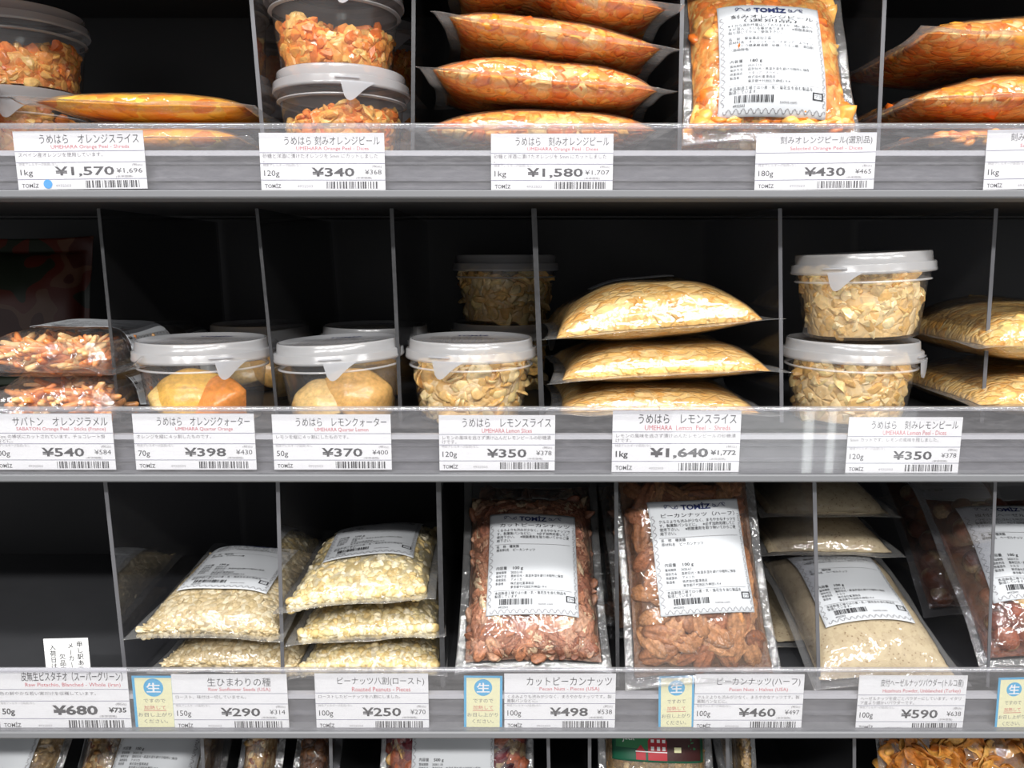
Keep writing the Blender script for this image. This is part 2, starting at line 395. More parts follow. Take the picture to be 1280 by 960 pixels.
def make_shelf(fl, un, label, top=False):
    t = thing('shelf', label, 'shelf', (0, 0, un), group=None)
    d = fl - un
    Geo().box((XL, 0.006, d - 0.004), (XR, BACK - 0.001, d)).build('deck', M['deck'], t)
    g = Geo().box((XL, 0.02, 0), (XR, BACK - 0.002, d - 0.005))
    g.box((XL, 0.20, -0.0015), (XR, 0.235, 0.0))
    g.build('underside', M['under'], t)
    # front face with two moulded ridges
    prof = [(0.0055, 0.0055), (0.0055, 0.011), (0.0035, 0.012), (0.0035, 0.0135), (0.0055, 0.0145), (0.0055, 0.0215), (0.0042, 0.0222), (0.0042, 0.0236), (0.0055, 0.0243), (0.0055, d)]
    g = Geo(); v = [(XL, y, z) for y, z in prof] + [(XR, y, z) for y, z in prof] + [(XL, 0.02, z) for y, z in prof] + [(XR, 0.02, z) for y, z in prof]
    k = len(prof); f = [(i, i + k, i + 1 + k, i + 1) for i in range(k - 1)] + [(k - 1, 2 * k - 1, 4 * k - 1, 3 * k - 1)]
    f += [(i, i + 1, i + 1 + 2 * k, i + 2 * k) for i in range(k - 1)]
    g.add(v, f).build('front_face', M['face'], t)
    lip = [(-0.0062, 0.0005), (-0.0070, 0.0015), (-0.0070, 0.0048), (-0.0062, 0.0056), (0.02, 0.0056), (0.02, 0.0)]
    v = [(XL, y, z) for y, z in lip] + [(XR, y, z) for y, z in lip]; k = len(lip)
    f = [(i, i + k, (i + 1) % k + k, (i + 1) % k) for i in range(k)] + [tuple(range(k)), tuple(range(2 * k - 1, k - 1, -1))]
    Geo().add(v, f).build('lip', M['lip'], t)
    return t
SHELF_LABELS = ['grey shelf carrying the orange peel bags and tubs', 'grey shelf carrying the lemon peel bags and tubs',
                'grey shelf carrying the bags of seeds and nuts', 'grey shelf under the granola and cornflake bags']
for i in range(4): make_shelf(FLOORS[i], UNDER[i], SHELF_LABELS[i])
make_shelf(0.248, 0.218, 'grey shelf roofing the orange peel compartments')

def make_rail(i, label):
    t = thing('price_rail', label, 'label holder', (0, 0, 0))
    z0 = UNDER[i] + 0.0062; z1 = RISER[i]
    Geo().box((XL, -0.0052, z0), (XR, -0.0040, z1 - 0.0016)).build('clear_front', M['rail'], t)
    g = Geo(); n = 10; v = []; 
    for x in (XL, XR):
        for k in range(n): a = 2 * math.pi * k / n; v.append((x, -0.0040 + 0.0021 * math.cos(a), z1 - 0.0010 + 0.0017 * math.sin(a)))
    g.add(v, [(k, (k + 1) % n, (k + 1) % n + n, k + n) for k in range(n)], 0).build('rolled_edge', M['bead'], t, True)
    zl = FLOORS[i] - 0.0012
    Geo().box((XL, -0.0002, zl - 0.0016), (XR, 0.0050, zl + 0.0016)).build('ledge', M['ledge'], t)
    return t
make_rail(0, 'clear plastic price holder along the orange peel shelf')
make_rail(1, 'clear plastic price holder along the lemon peel shelf')
make_rail(2, 'clear plastic price holder along the nut shelf')

def divider(i, px, py0, py1, label, smoked=False, thick=0.0026, yaw=0.0):
    """upright plate, its front edge running from pixel column px[0] at py0 down to px[1] at py1"""
    Y0 = 0.010 if i == 2 else 0.04
    a = at(px[0], py0, Y0); b = at(px[1], py1, Y0)
    zt = (UNDER[i - 1] if i > 0 else 0.218) - 0.003; zb = FLOORS[i]
    sl = (a.x - b.x) / (a.z - b.z)
    xb = b.x + sl * (zb - b.z); xt = b.x + sl * (zt - b.z)
    t = thing('shelf_divider', label, 'divider', (xb, Y0, zb), (0, 0, R(yaw)))
    dx = xt - xb; h = zt - zb; w = thick / 2; L = (BACK - 0.006 - Y0) / max(math.cos(R(yaw)), .5)
    v = [(-w, 0.0006, 0), (w, 0.0006, 0), (w, L, 0), (-w, L, 0), (dx - w, 0.0006, h), (dx + w, 0.0006, h), (dx + w, L, h), (dx - w, L, h)]
    Geo().add(v, [(1, 2, 6, 5), (3, 0, 4, 7), (4, 5, 6, 7)]).build('panel', M['smoke' if smoked else 'divider'], t)
    v = [(-w, 0, 0), (w, 0, 0), (w, 0.0006, 0), (-w, 0.0006, 0), (dx - w, 0, h), (dx + w, 0, h), (dx + w, 0.0006, h), (dx - w, 0.0006, h)]
    Geo().add(v, [(0, 1, 5, 4), (1, 2, 6, 5), (3, 0, 4, 7)]).build('front_edge', M['smokedge' if smoked else 'divedge'], t)
    return t
for a in [
    (0, (314, 327), 0, 155, 'clear divider between the orange slice bags and the diced peel tubs'),
    (0, (517, 516), 0, 155, 'dark edged divider between the diced peel tubs and the stack of orange dice bags', True),
    (0, (853, 850), 0, 155, 'clear divider beside the upright labelled orange peel bag'),
    (0, (1106, 1099), 0, 155, 'clear divider between the upright peel bag and the large peel bag stack'),
    (1, (122, 147), 252, 505, 'dark edged divider between the orange stick trays and the orange quarter tub', True, 0.0022),
    (1, (320, 345), 252, 505, 'dark edged divider between the orange quarter and lemon quarter tubs', True, 0.0022),
    (1, (489, 500), 252, 505, 'dark edged divider between the lemon quarter tub and the lemon slice tubs', True),
    (1, (667, 677), 252, 505, 'dark edged divider between the lemon slice tubs and the lemon shred bags', True, 0.0036),
    (1, (975, 977), 252, 505, 'clear divider between the lemon shred bags and the twin lemon dice tubs'),
    (1, (1246, 1229), 252, 505, 'clear divider between the twin lemon dice tubs and the lemon dice bags'),
    (2, (131, 150), 600, 780, 'clear divider beside the empty compartment of the nut shelf'),
    (2, (347, 352), 600, 790, 'clear divider between the sunflower seeds and the peanut pieces'),
    (2, (548, 553), 600, 825, 'dark edged divider between the peanut pieces and the pecan pieces', True, 0.0034),
    (2, (770, 772), 600, 825, 'dark edged divider between the pecan pieces and the pecan halves', True),
    (2, (1018, 1023), 600, 825, 'clear divider crossing the hazelnut powder label'),
    (2, (1244, 1236), 600, 825, 'clear divider crossing the whole hazelnut label', False, .0022, 2),
    (3, (252, 254), 917, 960, 'clear divider beside the oat bag with the grey label'),
    (3, (413, 414), 917, 960, 'clear divider beside the dark shiny bag under the nut shelf'),
    (3, (685, 686), 917, 960, 'clear divider beside the fruit and nut mix bag'),
    (3, (737, 737), 917, 960, 'clear divider beside the granola bag with the green barn label'),
    (3, (909, 910), 917, 960, 'clear divider beside the empty black compartment under the nut shelf'),
    (3, (1068, 1068), 917, 960, 'clear divider in front of the cornflake bag'),
]: divider(*a)

# ------------------------------------------------------------------ loose pieces (templates, then scattered)
def ico(sub, fn=None, seed=0):
    bm = bmesh.new(); bmesh.ops.create_icosphere(bm, subdivisions=sub, radius=1.0)
    v = np.array([tuple(x.co) for x in bm.verts]); f = np.array([[q.index for q in p.verts] for p in bm.faces]); bm.free()
    rg = np.random.RandomState(seed)
    if fn: v = fn(v, rg)
    return v, f
def f_dice(v, rg):
    q = v / (np.abs(v) ** 5).sum(1, keepdims=True) ** (1 / 5)
    q = q * (1 + 0.22 * rg.rand(len(q), 1) - 0.11) + 0.25 * np.sin(q[:, [1, 2, 0]] * 2.0 + rg.rand(3) * 6)
    return q * (1.0, 0.8 + 0.2 * rg.rand(), 0.42)
def f_chip(v, rg):
    q = v.copy()
    for _ in range(7):
        n = rg.randn(3) * (1, 1, .5); n /= np.linalg.norm(n); d = 0.42 + 0.3 * rg.rand(); e = q @ n - d; q = q - np.where(e[:, None] > 0, e[:, None] * n, 0)
    q = q * (1.25, 1.0, 0.5); q[:, 2] += 0.12 * np.sin(q[:, 0] * 3 + rg.rand() * 6); return q
def f_flat(v, rg):
    q = v * (1.25, 0.8 + 0.2 * rg.rand(), 0.22); q[:, 2] += 0.35 * np.sin(q[:, 0] * (1.5 + rg.rand()) + rg.rand() * 6) + 0.2 * np.sin(q[:, 1] * 2.5 + rg.rand() * 6)
    return q * (1 + 0.15 * rg.rand(len(q), 1))
def f_seed(v, rg):
    q = v.copy(); t = q[:, 0]; w = np.sqrt(np.clip((1 - t) / 2 + 0.12, 0.05, 1.2)); q[:, 1] *= 0.52 * w * 1.1; q[:, 2] *= 0.32 * w
    return q
def f_bit(v, rg):
    q = v.copy()
    for _ in range(5):
        n = rg.randn(3); n /= np.linalg.norm(n); d = 0.45 + 0.3 * rg.rand(); s = q @ n - d; q = q - np.where(s[:, None] > 0, s[:, None] * n, 0)
    return q * (1, 0.85, 0.7)
def f_oat(v, rg):
    q = v * (1, 0.72, 0.28); q[:, 2] += 0.15 * q[:, 0] ** 2 + 0.1 * rg.randn(len(q)); return q
def f_hazel(v, rg):
    q = v * (1 + 0.03 * rg.rand(len(v), 1)); q[:, 0] *= 1.1; q[:, 0] += 0.25 * np.clip(q[:, 0] - 0.6, 0, 1); return q
def f_cornflake(v, rg):
    q = v * (1.1, 0.8 + 0.3 * rg.rand(), 0.09); a, b = rg.rand(2) * 6
    q[:, 2] += 0.20 * q[:, 0] ** 2 * np.sign(rg.rand() - 0.3) + 0.11 * np.sin(3.2 * q[:, 1] + a) + 0.09 * np.sin(4.1 * q[:, 0] + 2 * q[:, 1] + b)
    q[:, :2] *= 1 + 0.12 * np.sin(5 * np.arctan2(v[:, 1], v[:, 0]) + a)[:, None]
    return q
def f_stick(v, rg):
    q = v / (np.abs(v) ** 4).sum(1, keepdims=True) ** (1 / 4); q = q * (2.2, 0.42, 0.38); q[:, 2] += 0.12 * q[:, 0] ** 2 * (rg.rand() - 0.3); return q + 0.05 * rg.randn(*q.shape)
def f_berry(v, rg):
    return v * (1.1, 0.9, 0.7) * (1 + 0.18 * np.sin(v[:, [0]] * 5 + v[:, [1]] * 4 + rg.rand() * 6))
def pecan(seed, frag=False):
    """half kernel: long, domed, a deep groove down the middle and wrinkled lobes"""
    rg = np.random.RandomState(seed); nu, nv = 22, 15
    v = []
    for j in range(nv):
        s = -1 + 2 * j / (nv - 1); s = math.sin(s * math.pi / 2); prof = max(1 - abs(s) ** 2.3, 0.0) ** 0.55
        for i in range(nu):
            a = 2 * math.pi * i / nu; y = math.cos(a) * 0.47 * prof; z = math.sin(a) * (0.34 if math.sin(a) > 0 else 0.2) * prof
            if math.sin(a) > 0:
                z -= 0.17 * prof * math.exp(-(y / 0.07) ** 2)
                z += 0.035 * prof * math.sin(9 * s + 5 * abs(y) * 3) + 0.03 * prof * math.cos(y * 32)
            v.append((s * 1.0, y, z))
    v = np.array(v) + 0.008 * rg.randn(nu * nv, 3)
    f = grid_faces(nu, nv, True)
    f = np.array([t for q in f for t in ((q[0], q[1], q[2]), (q[0], q[2], q[3]))])
    if frag:
        n = rg.randn(3) * (1, 0.7, 0.2); n /= np.linalg.norm(n); s = v @ n - 0.15; v = v - np.where(s[:, None] > 0, s[:, None] * n * 0.97, 0)
    return v, f
TPL = {
    'chip': [ico(2, f_chip, s) for s in range(8)],
    'dice': [ico(2, f_dice, s) for s in range(6)], 'shred': [ico(2, f_flat, s) for s in range(6)],
    'seed': [ico(2, f_seed, s) for s in range(2)], 'bit': [ico(2, f_bit, s) for s in range(6)],
    'oat': [ico(1, f_oat, s) for s in range(5)], 'hazel': [ico(3, f_hazel, s) for s in range(2)],
    'cornflake': [ico(3, f_cornflake, s) for s in range(6)], 'stick': [ico(2, f_stick, s) for s in range(4)],
    'berry': [ico(2, f_berry, s) for s in range(4)],
    'pecan': [pecan(s) for s in range(4)], 'pecanbit': [pecan(10 + s, True) for s in range(8)],
}
PAL = {
    'orange': ['#f29a2c', '#ec8524', '#f4ac48', '#e67420', '#f2b65a', '#ee8f30', '#de6a20', '#f5a540'],
    'orangetub': ['#f29a48', '#ef8838', '#f8b862', '#ec7c30', '#f9c878', '#f4a450'],
    'slice': ['#f5a422', '#f4b83a', '#ea8a1a', '#f6b030', '#e67c18'],
    'lemon': ['#efc06c', '#ebb65e', '#f2cc80', '#e6aa50', '#f0c478'],
    'lemontub': ['#f0cc90', '#ecc07c', '#f4d8a4', '#e6b468', '#f3d494'],
    'sunflower': ['#cdbb97', '#c6b189', '#d6c6a4', '#b9a47c', '#dccfb0', '#c0ab80'],
    'peanut': ['#e0cfa4', '#dac896', '#e8dab6', '#d4be88', '#ebdfc2', '#cfb47a'],
    'pecan': ['#b07a50', '#a46c46', '#bb865c', '#985f3e', '#c08e66', '#ab6a40'],
    'pecanbit': ['#a9745a', '#9c664c', '#b68468', '#8f5a44', '#c19478', '#ae7658', '#d8bc9a'],
    'hazel': ['#8e4a2c', '#7c3c24', '#a05a34', '#6e3420', '#9a5028'],
    'cornflake': ['#c98636', '#b8742a', '#d69a48', '#a86422', '#dba658', '#b06c28'],
    'oat': ['#bb9a68', '#a98652', '#ccb084', '#96713f', '#c4a272'],
    'mixnut': ['#d9b98a', '#c59a5a', '#e2c89a', '#b88448', '#8a4a2e'],
    'berry': ['#5a2028', '#481822', '#6c2830', '#7c3a30', '#3c1620', '#a05a40'],
    'stickorange': ['#f2a868', '#ee9a58', '#f6be84', '#ea8c4c', '#f4c890'],
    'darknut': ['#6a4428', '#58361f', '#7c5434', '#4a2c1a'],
}
PAL = {k: np.array([hexc(c) for c in v]) for k, v in PAL.items()}

def rot_to(nrm, rg, tilt):
    """rotation matrices taking +z to the normals (jittered), random spin"""
    n = nrm + tilt * rg.randn(*nrm.shape); n /= np.linalg.norm(n, axis=1, keepdims=True)
    t = rg.randn(*n.shape); t -= (t * n).sum(1, keepdims=True) * n; t /= np.linalg.norm(t, axis=1, keepdims=True)
    return np.stack([t, np.cross(n, t), n], 2)

def scatter(g, kind, pal, pos, nrm, size, rg, tilt=0.25, var=0.25, mi=0, spread=None):
    """pieces at pos, lying on nrm, all added to one Geo"""
    tp = TPL[kind]; n = len(pos)
    if not n: return
    Rm = rot_to(nrm, rg, tilt); sc = 0.62 * size * (1 + var * (2 * rg.rand(n) - 1)); ci = rg.randint(len(PAL[pal]), size=n); ti = rg.randint(len(tp), size=n)
    for k, (v, f) in enumerate(tp):
        ix = np.nonzero(ti == k)[0]
        if not len(ix): continue
        V = np.einsum('nij,vj->nvi', Rm[ix], v) * sc[ix, None, None] + pos[ix, None, :]
        c = PAL[pal][ci[ix]] * (0.9 + 0.2 * rg.rand(len(ix), 1)); C = np.repeat(c[:, None, :], len(v), 1)
        if kind == 'hazel':
            C = np.where((v[:, 0] < -0.75)[None, :, None], np.array(hexc('#b99a70'))[None, None], C)
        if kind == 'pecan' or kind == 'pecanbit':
            C = C * (0.75 + 0.5 * np.clip(v[:, 2] / 0.34, 0, 1))[None, :, None]  # groove and flanks darkened, shading put into the vertex colour
        F = (f[None] + (np.arange(len(ix)) * len(v))[:, None, None]).reshape(-1, 3)
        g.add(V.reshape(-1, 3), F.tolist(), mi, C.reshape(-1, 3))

# ------------------------------------------------------------------ BAGS
def wav(x, y, seed, k=1.0):
    rg = np.random.RandomState(seed); s = 0
    for i in range(7):
        a = rg.rand() * 6.28; q = (60 + 190 * rg.rand()) * k; s = s + np.sin((x * math.cos(a) + y * math.sin(a)) * q + rg.rand() * 6.28) / (1 + q / 120)
    return s / 4

def rest_on(t, b, under):
    """lower or raise thing t (bag b) until it just touches the bag it lies on"""
    def pts(t_, b_, side):
        x, y = np.meshgrid(np.linspace(-.5, .5, 34) * b_.W, np.linspace(0, 1, 34) * b_.L)
        m = np.array((Matrix.Translation(t_.location) @ t_.rotation_euler.to_matrix().to_4x4()))
        p = b_.p3(x, y, side).reshape(-1, 3); return p @ m[:3, :3].T + m[:3, 3]
    A, B = pts(t, b, -1), pts(under[0], under[1], 1)
    d = np.linalg.norm(A[:, None, :2] - B[None, :, :2], axis=2); j = d.argmin(1); ok = d[np.arange(len(A)), j] < .004
    gap = (A[:, 2] - B[j, 2])[ok].min(); t.location.z -= gap - 0.0004

class Bag:
    def __init__(s, W, L, h, fs=0.006, fb=0.008, vt=0.84, top=0.6, pu=3.0, pv=3.0, e=0.6, bend=None, pinch=0.05, seed=1, wr=0.0012, skew=0.0, ruff=0.0025):
        s.W, s.L, s.h, s.fs, s.fb, s.vt, s.top, s.pu, s.pv, s.e, s.bend, s.pinch, s.seed, s.wr, s.skew, s.ruff = W, L, h, fs, fb, vt, top, pu, pv, e, bend, pinch, seed, wr, skew, ruff
        s.z0 = h * (1 - top)
    def T(s, x, y):
        u = np.clip(np.abs(x) / (s.W / 2 - s.fs), 0, 1); yc0, yc1 = s.fb, s.L * s.vt
        v = np.clip(np.abs((y - (yc0 + yc1) / 2) / ((yc1 - yc0) / 2)), 0, 1)
        t = (1 - u ** s.pu) ** s.e * (1 - v ** s.pv) ** s.e
        return s.h * t * (1 + 0.16 * wav(x, y, s.seed, 0.45))
    def zmid(s, x, y):
        edge = np.clip((np.abs(x) / (s.W / 2) - 0.8) / 0.2, 0, 1) + np.clip(1 - y / (s.fb * 2.0), 0, 1) + np.clip((y - s.L * s.vt) / (s.L * (1.001 - s.vt)), 0, 1)
        z = s.z0 + s.ruff * edge * wav(x, y, s.seed + 5, 0.8)
        if s.bend: z = z + s.bend(x, y)
        return z
    def surf(s, x, y, side=1, inset=0.0, wr=True):
        """height of the film at (x, y); side +1 upper, -1 lower"""
        t = s.T(x, y); k = s.top if side > 0 else (1 - s.top)
        z = s.zmid(x, y) + side * (np.maximum(t * k - inset, 0.0))
        if wr and s.wr: z = z + side * s.wr * wav(x, y, s.seed + 9 + side, 1.3) * np.clip(t / s.h * 2, 0.15, 1) * (1 if side > 0 else 0.4)
        return z
    def warp(s, x, y):
        """pillow outline: sides pulled in between the corners"""
        u = x / (s.W / 2); v = 2 * y / s.L - 1
        X = x * (1 - s.pinch * (1 - v * v)) + s.skew * y; Y = y + s.pinch * s.L * 0.5 * (1 - u * u) * (-v) * 0.8
        return X, Y
    def p3(s, x, y, side=1, inset=0.0, lift=0.0, wr=True):
        X, Y = s.warp(x, y); return np.stack([X, Y, s.surf(x, y, side, inset, wr) + lift * side], -1)
    def normal(s, x, y, side=1):
        e = 0.0012
        a = s.p3(x + e, y, side, wr=False) - s.p3(x - e, y, side, wr=False); b = s.p3(x, y + e, side, wr=False) - s.p3(x, y - e, side, wr=False)
        n = np.cross(a, b) * side; return n / np.maximum(np.linalg.norm(n, axis=-1, keepdims=True), 1e-12)
    def film(s, name, mats, parent, nu=56, nv=64):
        # denser rows near the ends and sides
        uu = np.linspace(-1, 1, nu); uu = np.sign(uu) * np.abs(uu) ** 0.75 * s.W / 2
        tt = np.linspace(-1, 1, nv); vv = (np.sign(tt) * np.abs(tt) ** 0.75 + 1) / 2 * s.L
        x, y = np.meshgrid(uu, vv)
        a = s.p3(x, y, 1, lift=0.0001).reshape(-1, 3); b = s.p3(x, y, -1, lift=0.0001).reshape(-1, 3)
        f = grid_faces(nu, nv); g = Geo()
        cx = np.abs(x).reshape(-1); cy = y.reshape(-1)
        edge = [max(cx[i] for i in q) > s.W / 2 - s.fs * 0.9 or min(cy[i] for i in q) < s.fb * 0.7 or (max(cy[i] for i in q) > s.L - 0.011) for q in f]
        g.add(a, f); g.add(b, [q[::-1] for q in f]); g.m = [1 if e_ else 0 for e_ in edge] * 2
        # close the rim
        rim = [i for i in range(nu)] + [j * nu + nu - 1 for j in range(1, nv)] + [nu * (nv - 1) + i for i in range(nu - 2, -1, -1)] + [j * nu for j in range(nv - 2, 0, -1)]
        K = len(rim); n0 = nu * nv
        for i in range(K): g.f.append((rim[i] + n0, rim[(i + 1) % K] + n0, rim[(i + 1) % K], rim[i])); g.m.append(1)
        return g.build(name, mats, parent, True)
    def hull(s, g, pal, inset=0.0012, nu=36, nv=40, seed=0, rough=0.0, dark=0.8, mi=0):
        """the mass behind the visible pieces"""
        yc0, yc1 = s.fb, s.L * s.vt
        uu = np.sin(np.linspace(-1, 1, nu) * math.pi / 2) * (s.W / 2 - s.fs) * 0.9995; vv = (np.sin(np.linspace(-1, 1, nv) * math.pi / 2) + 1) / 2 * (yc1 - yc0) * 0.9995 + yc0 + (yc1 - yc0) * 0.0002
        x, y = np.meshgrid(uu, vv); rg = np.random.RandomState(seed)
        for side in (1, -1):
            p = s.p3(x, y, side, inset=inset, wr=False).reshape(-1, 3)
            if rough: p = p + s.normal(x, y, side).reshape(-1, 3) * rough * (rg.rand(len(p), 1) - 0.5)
            c = PAL[pal][rg.randint(len(PAL[pal]), size=len(p))] * dark  # palette darkened: shade in the gaps between pieces put into the colour
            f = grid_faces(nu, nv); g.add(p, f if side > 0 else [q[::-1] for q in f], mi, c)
    def sample(s, n, rg, side=1, front=0.0, umax=0.992):
        """random points on the filled face; front: share of them crowded on the front edge"""
        yc0, yc1 = s.fb, s.L * s.vt; k = int(n * front)
        x = (2 * rg.rand(n) - 1); y = rg.rand(n)
        x = np.sign(x) * np.abs(x) ** 0.8
        y[:k] = (rg.rand(k) ** 3) * 0.12
        return x * (s.W / 2 - s.fs) * umax, yc0 + (yc1 - yc0) * (0.001 + 0.99 * y)
    def fill(s, g, kind, pal, n, size, rg, tilt=0.25, sink=0.6, low=0.4, front=0.35, var=0.25, mi=0, tmin=0.03):
        for side, q in ((1, 1.0), (-1, low)):
            k = int(1.7 * n * q)
            if k < 1: continue
            x, y = s.sample(k, rg, side, front)
            p = s.p3(x, y, side, inset=0.0, wr=False); nr = s.normal(x, y, side)
            ok = s.T(x, y) > s.h * tmin
            p, nr = p[ok], nr[ok]
            scatter(g, kind, pal, p - nr * (0.62 * size * (sink + 0.3 * rg.rand(len(p), 1)) + 0.0004), nr, size, rg, tilt, var, mi)

def label_map(bag, cx, cy, rot=0.0):
    c, s_ = math.cos(rot), math.sin(rot)
    def to3(v, lift):
        v = np.asarray(v); x = cx + v[:, 0] * c - v[:, 1] * s_; y = cy + v[:, 0] * s_ + v[:, 1] * c
        # unwarped film coordinates are close enough for a small label
        return bag.p3(x, y, 1, lift=lift, wr=False)
    return to3

LW, LH = 0.070, 0.083
def label_art(title, body, ing, weight, date, origin='アメリカ', sub=None, seed=1, logo=True):
    A = Art(); X = lambda f: (f - 0.5) * LW; Yt = lambda f: (0.5 - f) * LH
    if logo:
        A.text('TOMİZ', X(.345), X(.665), Yt(.088), Yt(.022), 'navy', 0.035)
        for sg in (-1, 1):
            x = X(0.5) + sg * LW * 0.26; y = Yt(.055)
            A.stroke([(x + sg * LW * t, y + LH * 0.018 * math.sin(t * 60)) for t in np.linspace(-.07, .07, 15)], 0.0004, 'navy')
            A.arc(x + sg * LW * .055, y + .0006, .0012, 0, 300, .0004, 'navy'); A.arc(x - sg * LW * .055, y - .0004, .0012, 120, 420, .0004, 'navy')
    if title:
        A.text(title, X(.12), X(.93), Yt(.155), Yt(.115), 'ink')
    yy = .165
    if sub: A.text(sub, X(.24), X(.76), Yt(.195), Yt(.16), 'ink'); yy = .2
    for b in body:
        yy += .036; A.line_text(b, X(.085), Yt(yy), 0.0027, 'ink')
    yy = max(yy + .018, .335); A.rect(X(.07), X(.93), Yt(yy) - .0001, Yt(yy) + .0001, 'greyink')
    for b in ing:
        yy += .035; A.line_text(b, X(.085), Yt(yy), 0.0026, 'ink')
    A.line_text('内容量', X(.09), Yt(.585), 0.0029, 'ink'); A.line_text(weight, X(.27), Yt(.585), 0.0031, 'ink', 0.01, 1.25)
    rows = [('賞味期限', date), ('保存方法', '直射日光・高温多湿を避け冷暗所に保存'), ('原産国名', origin), ('製造者', '株式会社富澤商店'), ('', '東京都千代田区外神田1-9-4')]
    for k, (a, b) in enumerate(rows):
        y = Yt(.625 + .035 * k)
        if a: A.line_text(a, X(.09), y, 0.0023, 'ink', 0, .9)
        A.line_text(b, X(.255), y, 0.0024, 'ink', 0, .95)
    A.rect(X(.07), X(.93), Yt(.785) - .0001, Yt(.785) + .0001, 'greyink')
    A.line_text('本品製造工場では小麦・乳・落花生を含む製品を', X(.085), Yt(.82), 0.0025, 'ink'); A.line_text('製造しています。', X(.085), Yt(.85), 0.0025, 'ink')
    A.bars(X(.14), X(.50), Yt(.915), Yt(.862), 'ink', seed); A.line_text('4932503', X(.13), Yt(.945), 0.0022, 'ink'); A.line_text('tomiz.com', X(.56), Yt(.92), 0.0024, 'greyink', 0, 1.1)
    for (x0, x1, y0, y1) in ((.865, .965, .885, .878), (.865, .965, .835, .828), (.865, .878, .885, .828), (.952, .965, .885, .828)): A.rect(X(x0), X(x1), Yt(y0), Yt(y1), 'ink')
    A.text('プラ', X(.885), X(.945), Yt(.87), Yt(.845), 'ink')
    for k in range(13):
        y = Yt(.15 + .062 * k)
        for sx, a in ((.032, 60), (.968, -120)):
            A.arc(X(sx), y, .0011, a, a + 250, .00032, 'greyink', 7); A.arc(X(sx) + .0004, y - .0024, .0008, a + 180, a + 420, .0003, 'greyink', 6)
    for k in range(14):
        x = X(.06 + .068 * k); A.arc(x, Yt(.972), .0011, 150, 400, .00032, 'greyink', 7); A.arc(x + .0023, Yt(.965), .0008, -30, 210, .0003, 'greyink', 6)
    return A

def put_label(bag, root, art, cx, cy, rot=0.0, w=LW, h=LH, mat='label', name='paper_label', lift=0.0016):
    to3 = label_map(bag, cx, cy, rot); n = 40
    x, y = np.meshgrid(np.linspace(-w / 2, w / 2, n), np.linspace(-h / 2, h / 2, n)); xy = np.stack([x.ravel(), y.ravel()], 1)
    a = to3(xy, lift); b = to3(xy, lift - 0.0003)
    g = Geo().add(a, grid_faces(n, n)).add(b, [q[::-1] for q in grid_faces(n, n)])
    rim = [i for i in range(n)] + [j * n + n - 1 for j in range(1, n)] + [n * (n - 1) + i for i in range(n - 2, -1, -1)] + [j * n for j in range(n - 2, 0, -1)]
    for i in range(len(rim)): q = rim[(i + 1) % len(rim)]; g.f.append((rim[i] + n * n, q + n * n, q, rim[i])); g.m.append(0)
    lab = g.build(name, M[mat], root, True)
    if art: put_flat(art, 'lettering', lab, lift + 0.0005, to3, 0.00004 if len(art.parts) < 30 else 0)
    return lab

PEN_BODY = ['くるみよりも渋みが少なく、まろやかなナッツで', 'す。製菓製パンなどに。　※必ず加熱処理してご', '使用下さい。　※脱酸素剤を取り除いてからご使', '用下さい。']

def stuff(o): o['kind'] = 'stuff'; return o

# --- syrup-soaked peel bags, lying flat
def peel_bag(loc, W, L, h, label, seed, pal='orange', kind='dice', size=0.0046, n=620, rx=0, ry=0, rz=0, bend=None, group=None, top=0.62, name='candied_peel_bag', strip=False, hull_pal=None, dark=0.85, on=None, e=0.52, pu=2.6, pv=4.5, **kw):
    t = thing(name, label, 'bag', loc, (R(rx), R(ry), R(rz)), group)
    b = Bag(W, L, h, fs=0.009, fb=0.011, vt=0.93, top=top, pu=pu, pv=pv, e=e, bend=bend, seed=seed, pinch=kw.pop('pinch', 0.07), wr=0.0010, **kw)
    if on: rest_on(t, b, on)
    rg = np.random.RandomState(seed)
    b.film('film', [M['filmsyrup'], M['seal']], t)
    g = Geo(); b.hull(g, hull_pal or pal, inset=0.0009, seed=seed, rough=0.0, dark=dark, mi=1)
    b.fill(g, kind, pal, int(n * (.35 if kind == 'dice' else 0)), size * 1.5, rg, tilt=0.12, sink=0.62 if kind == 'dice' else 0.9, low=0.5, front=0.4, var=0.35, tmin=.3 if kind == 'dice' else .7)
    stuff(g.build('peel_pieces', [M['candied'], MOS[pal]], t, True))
    if strip:
        A = Art()
        for k in range(4): A.line_text('レモンスライス 内容量 1kg 賞味期限', -0.034, -0.006 + 0.0035 * k, 0.0026, 'ink')
        put_label(b, t, A, strip[0], strip[1], strip[2], 0.072, 0.022)
    return t, b

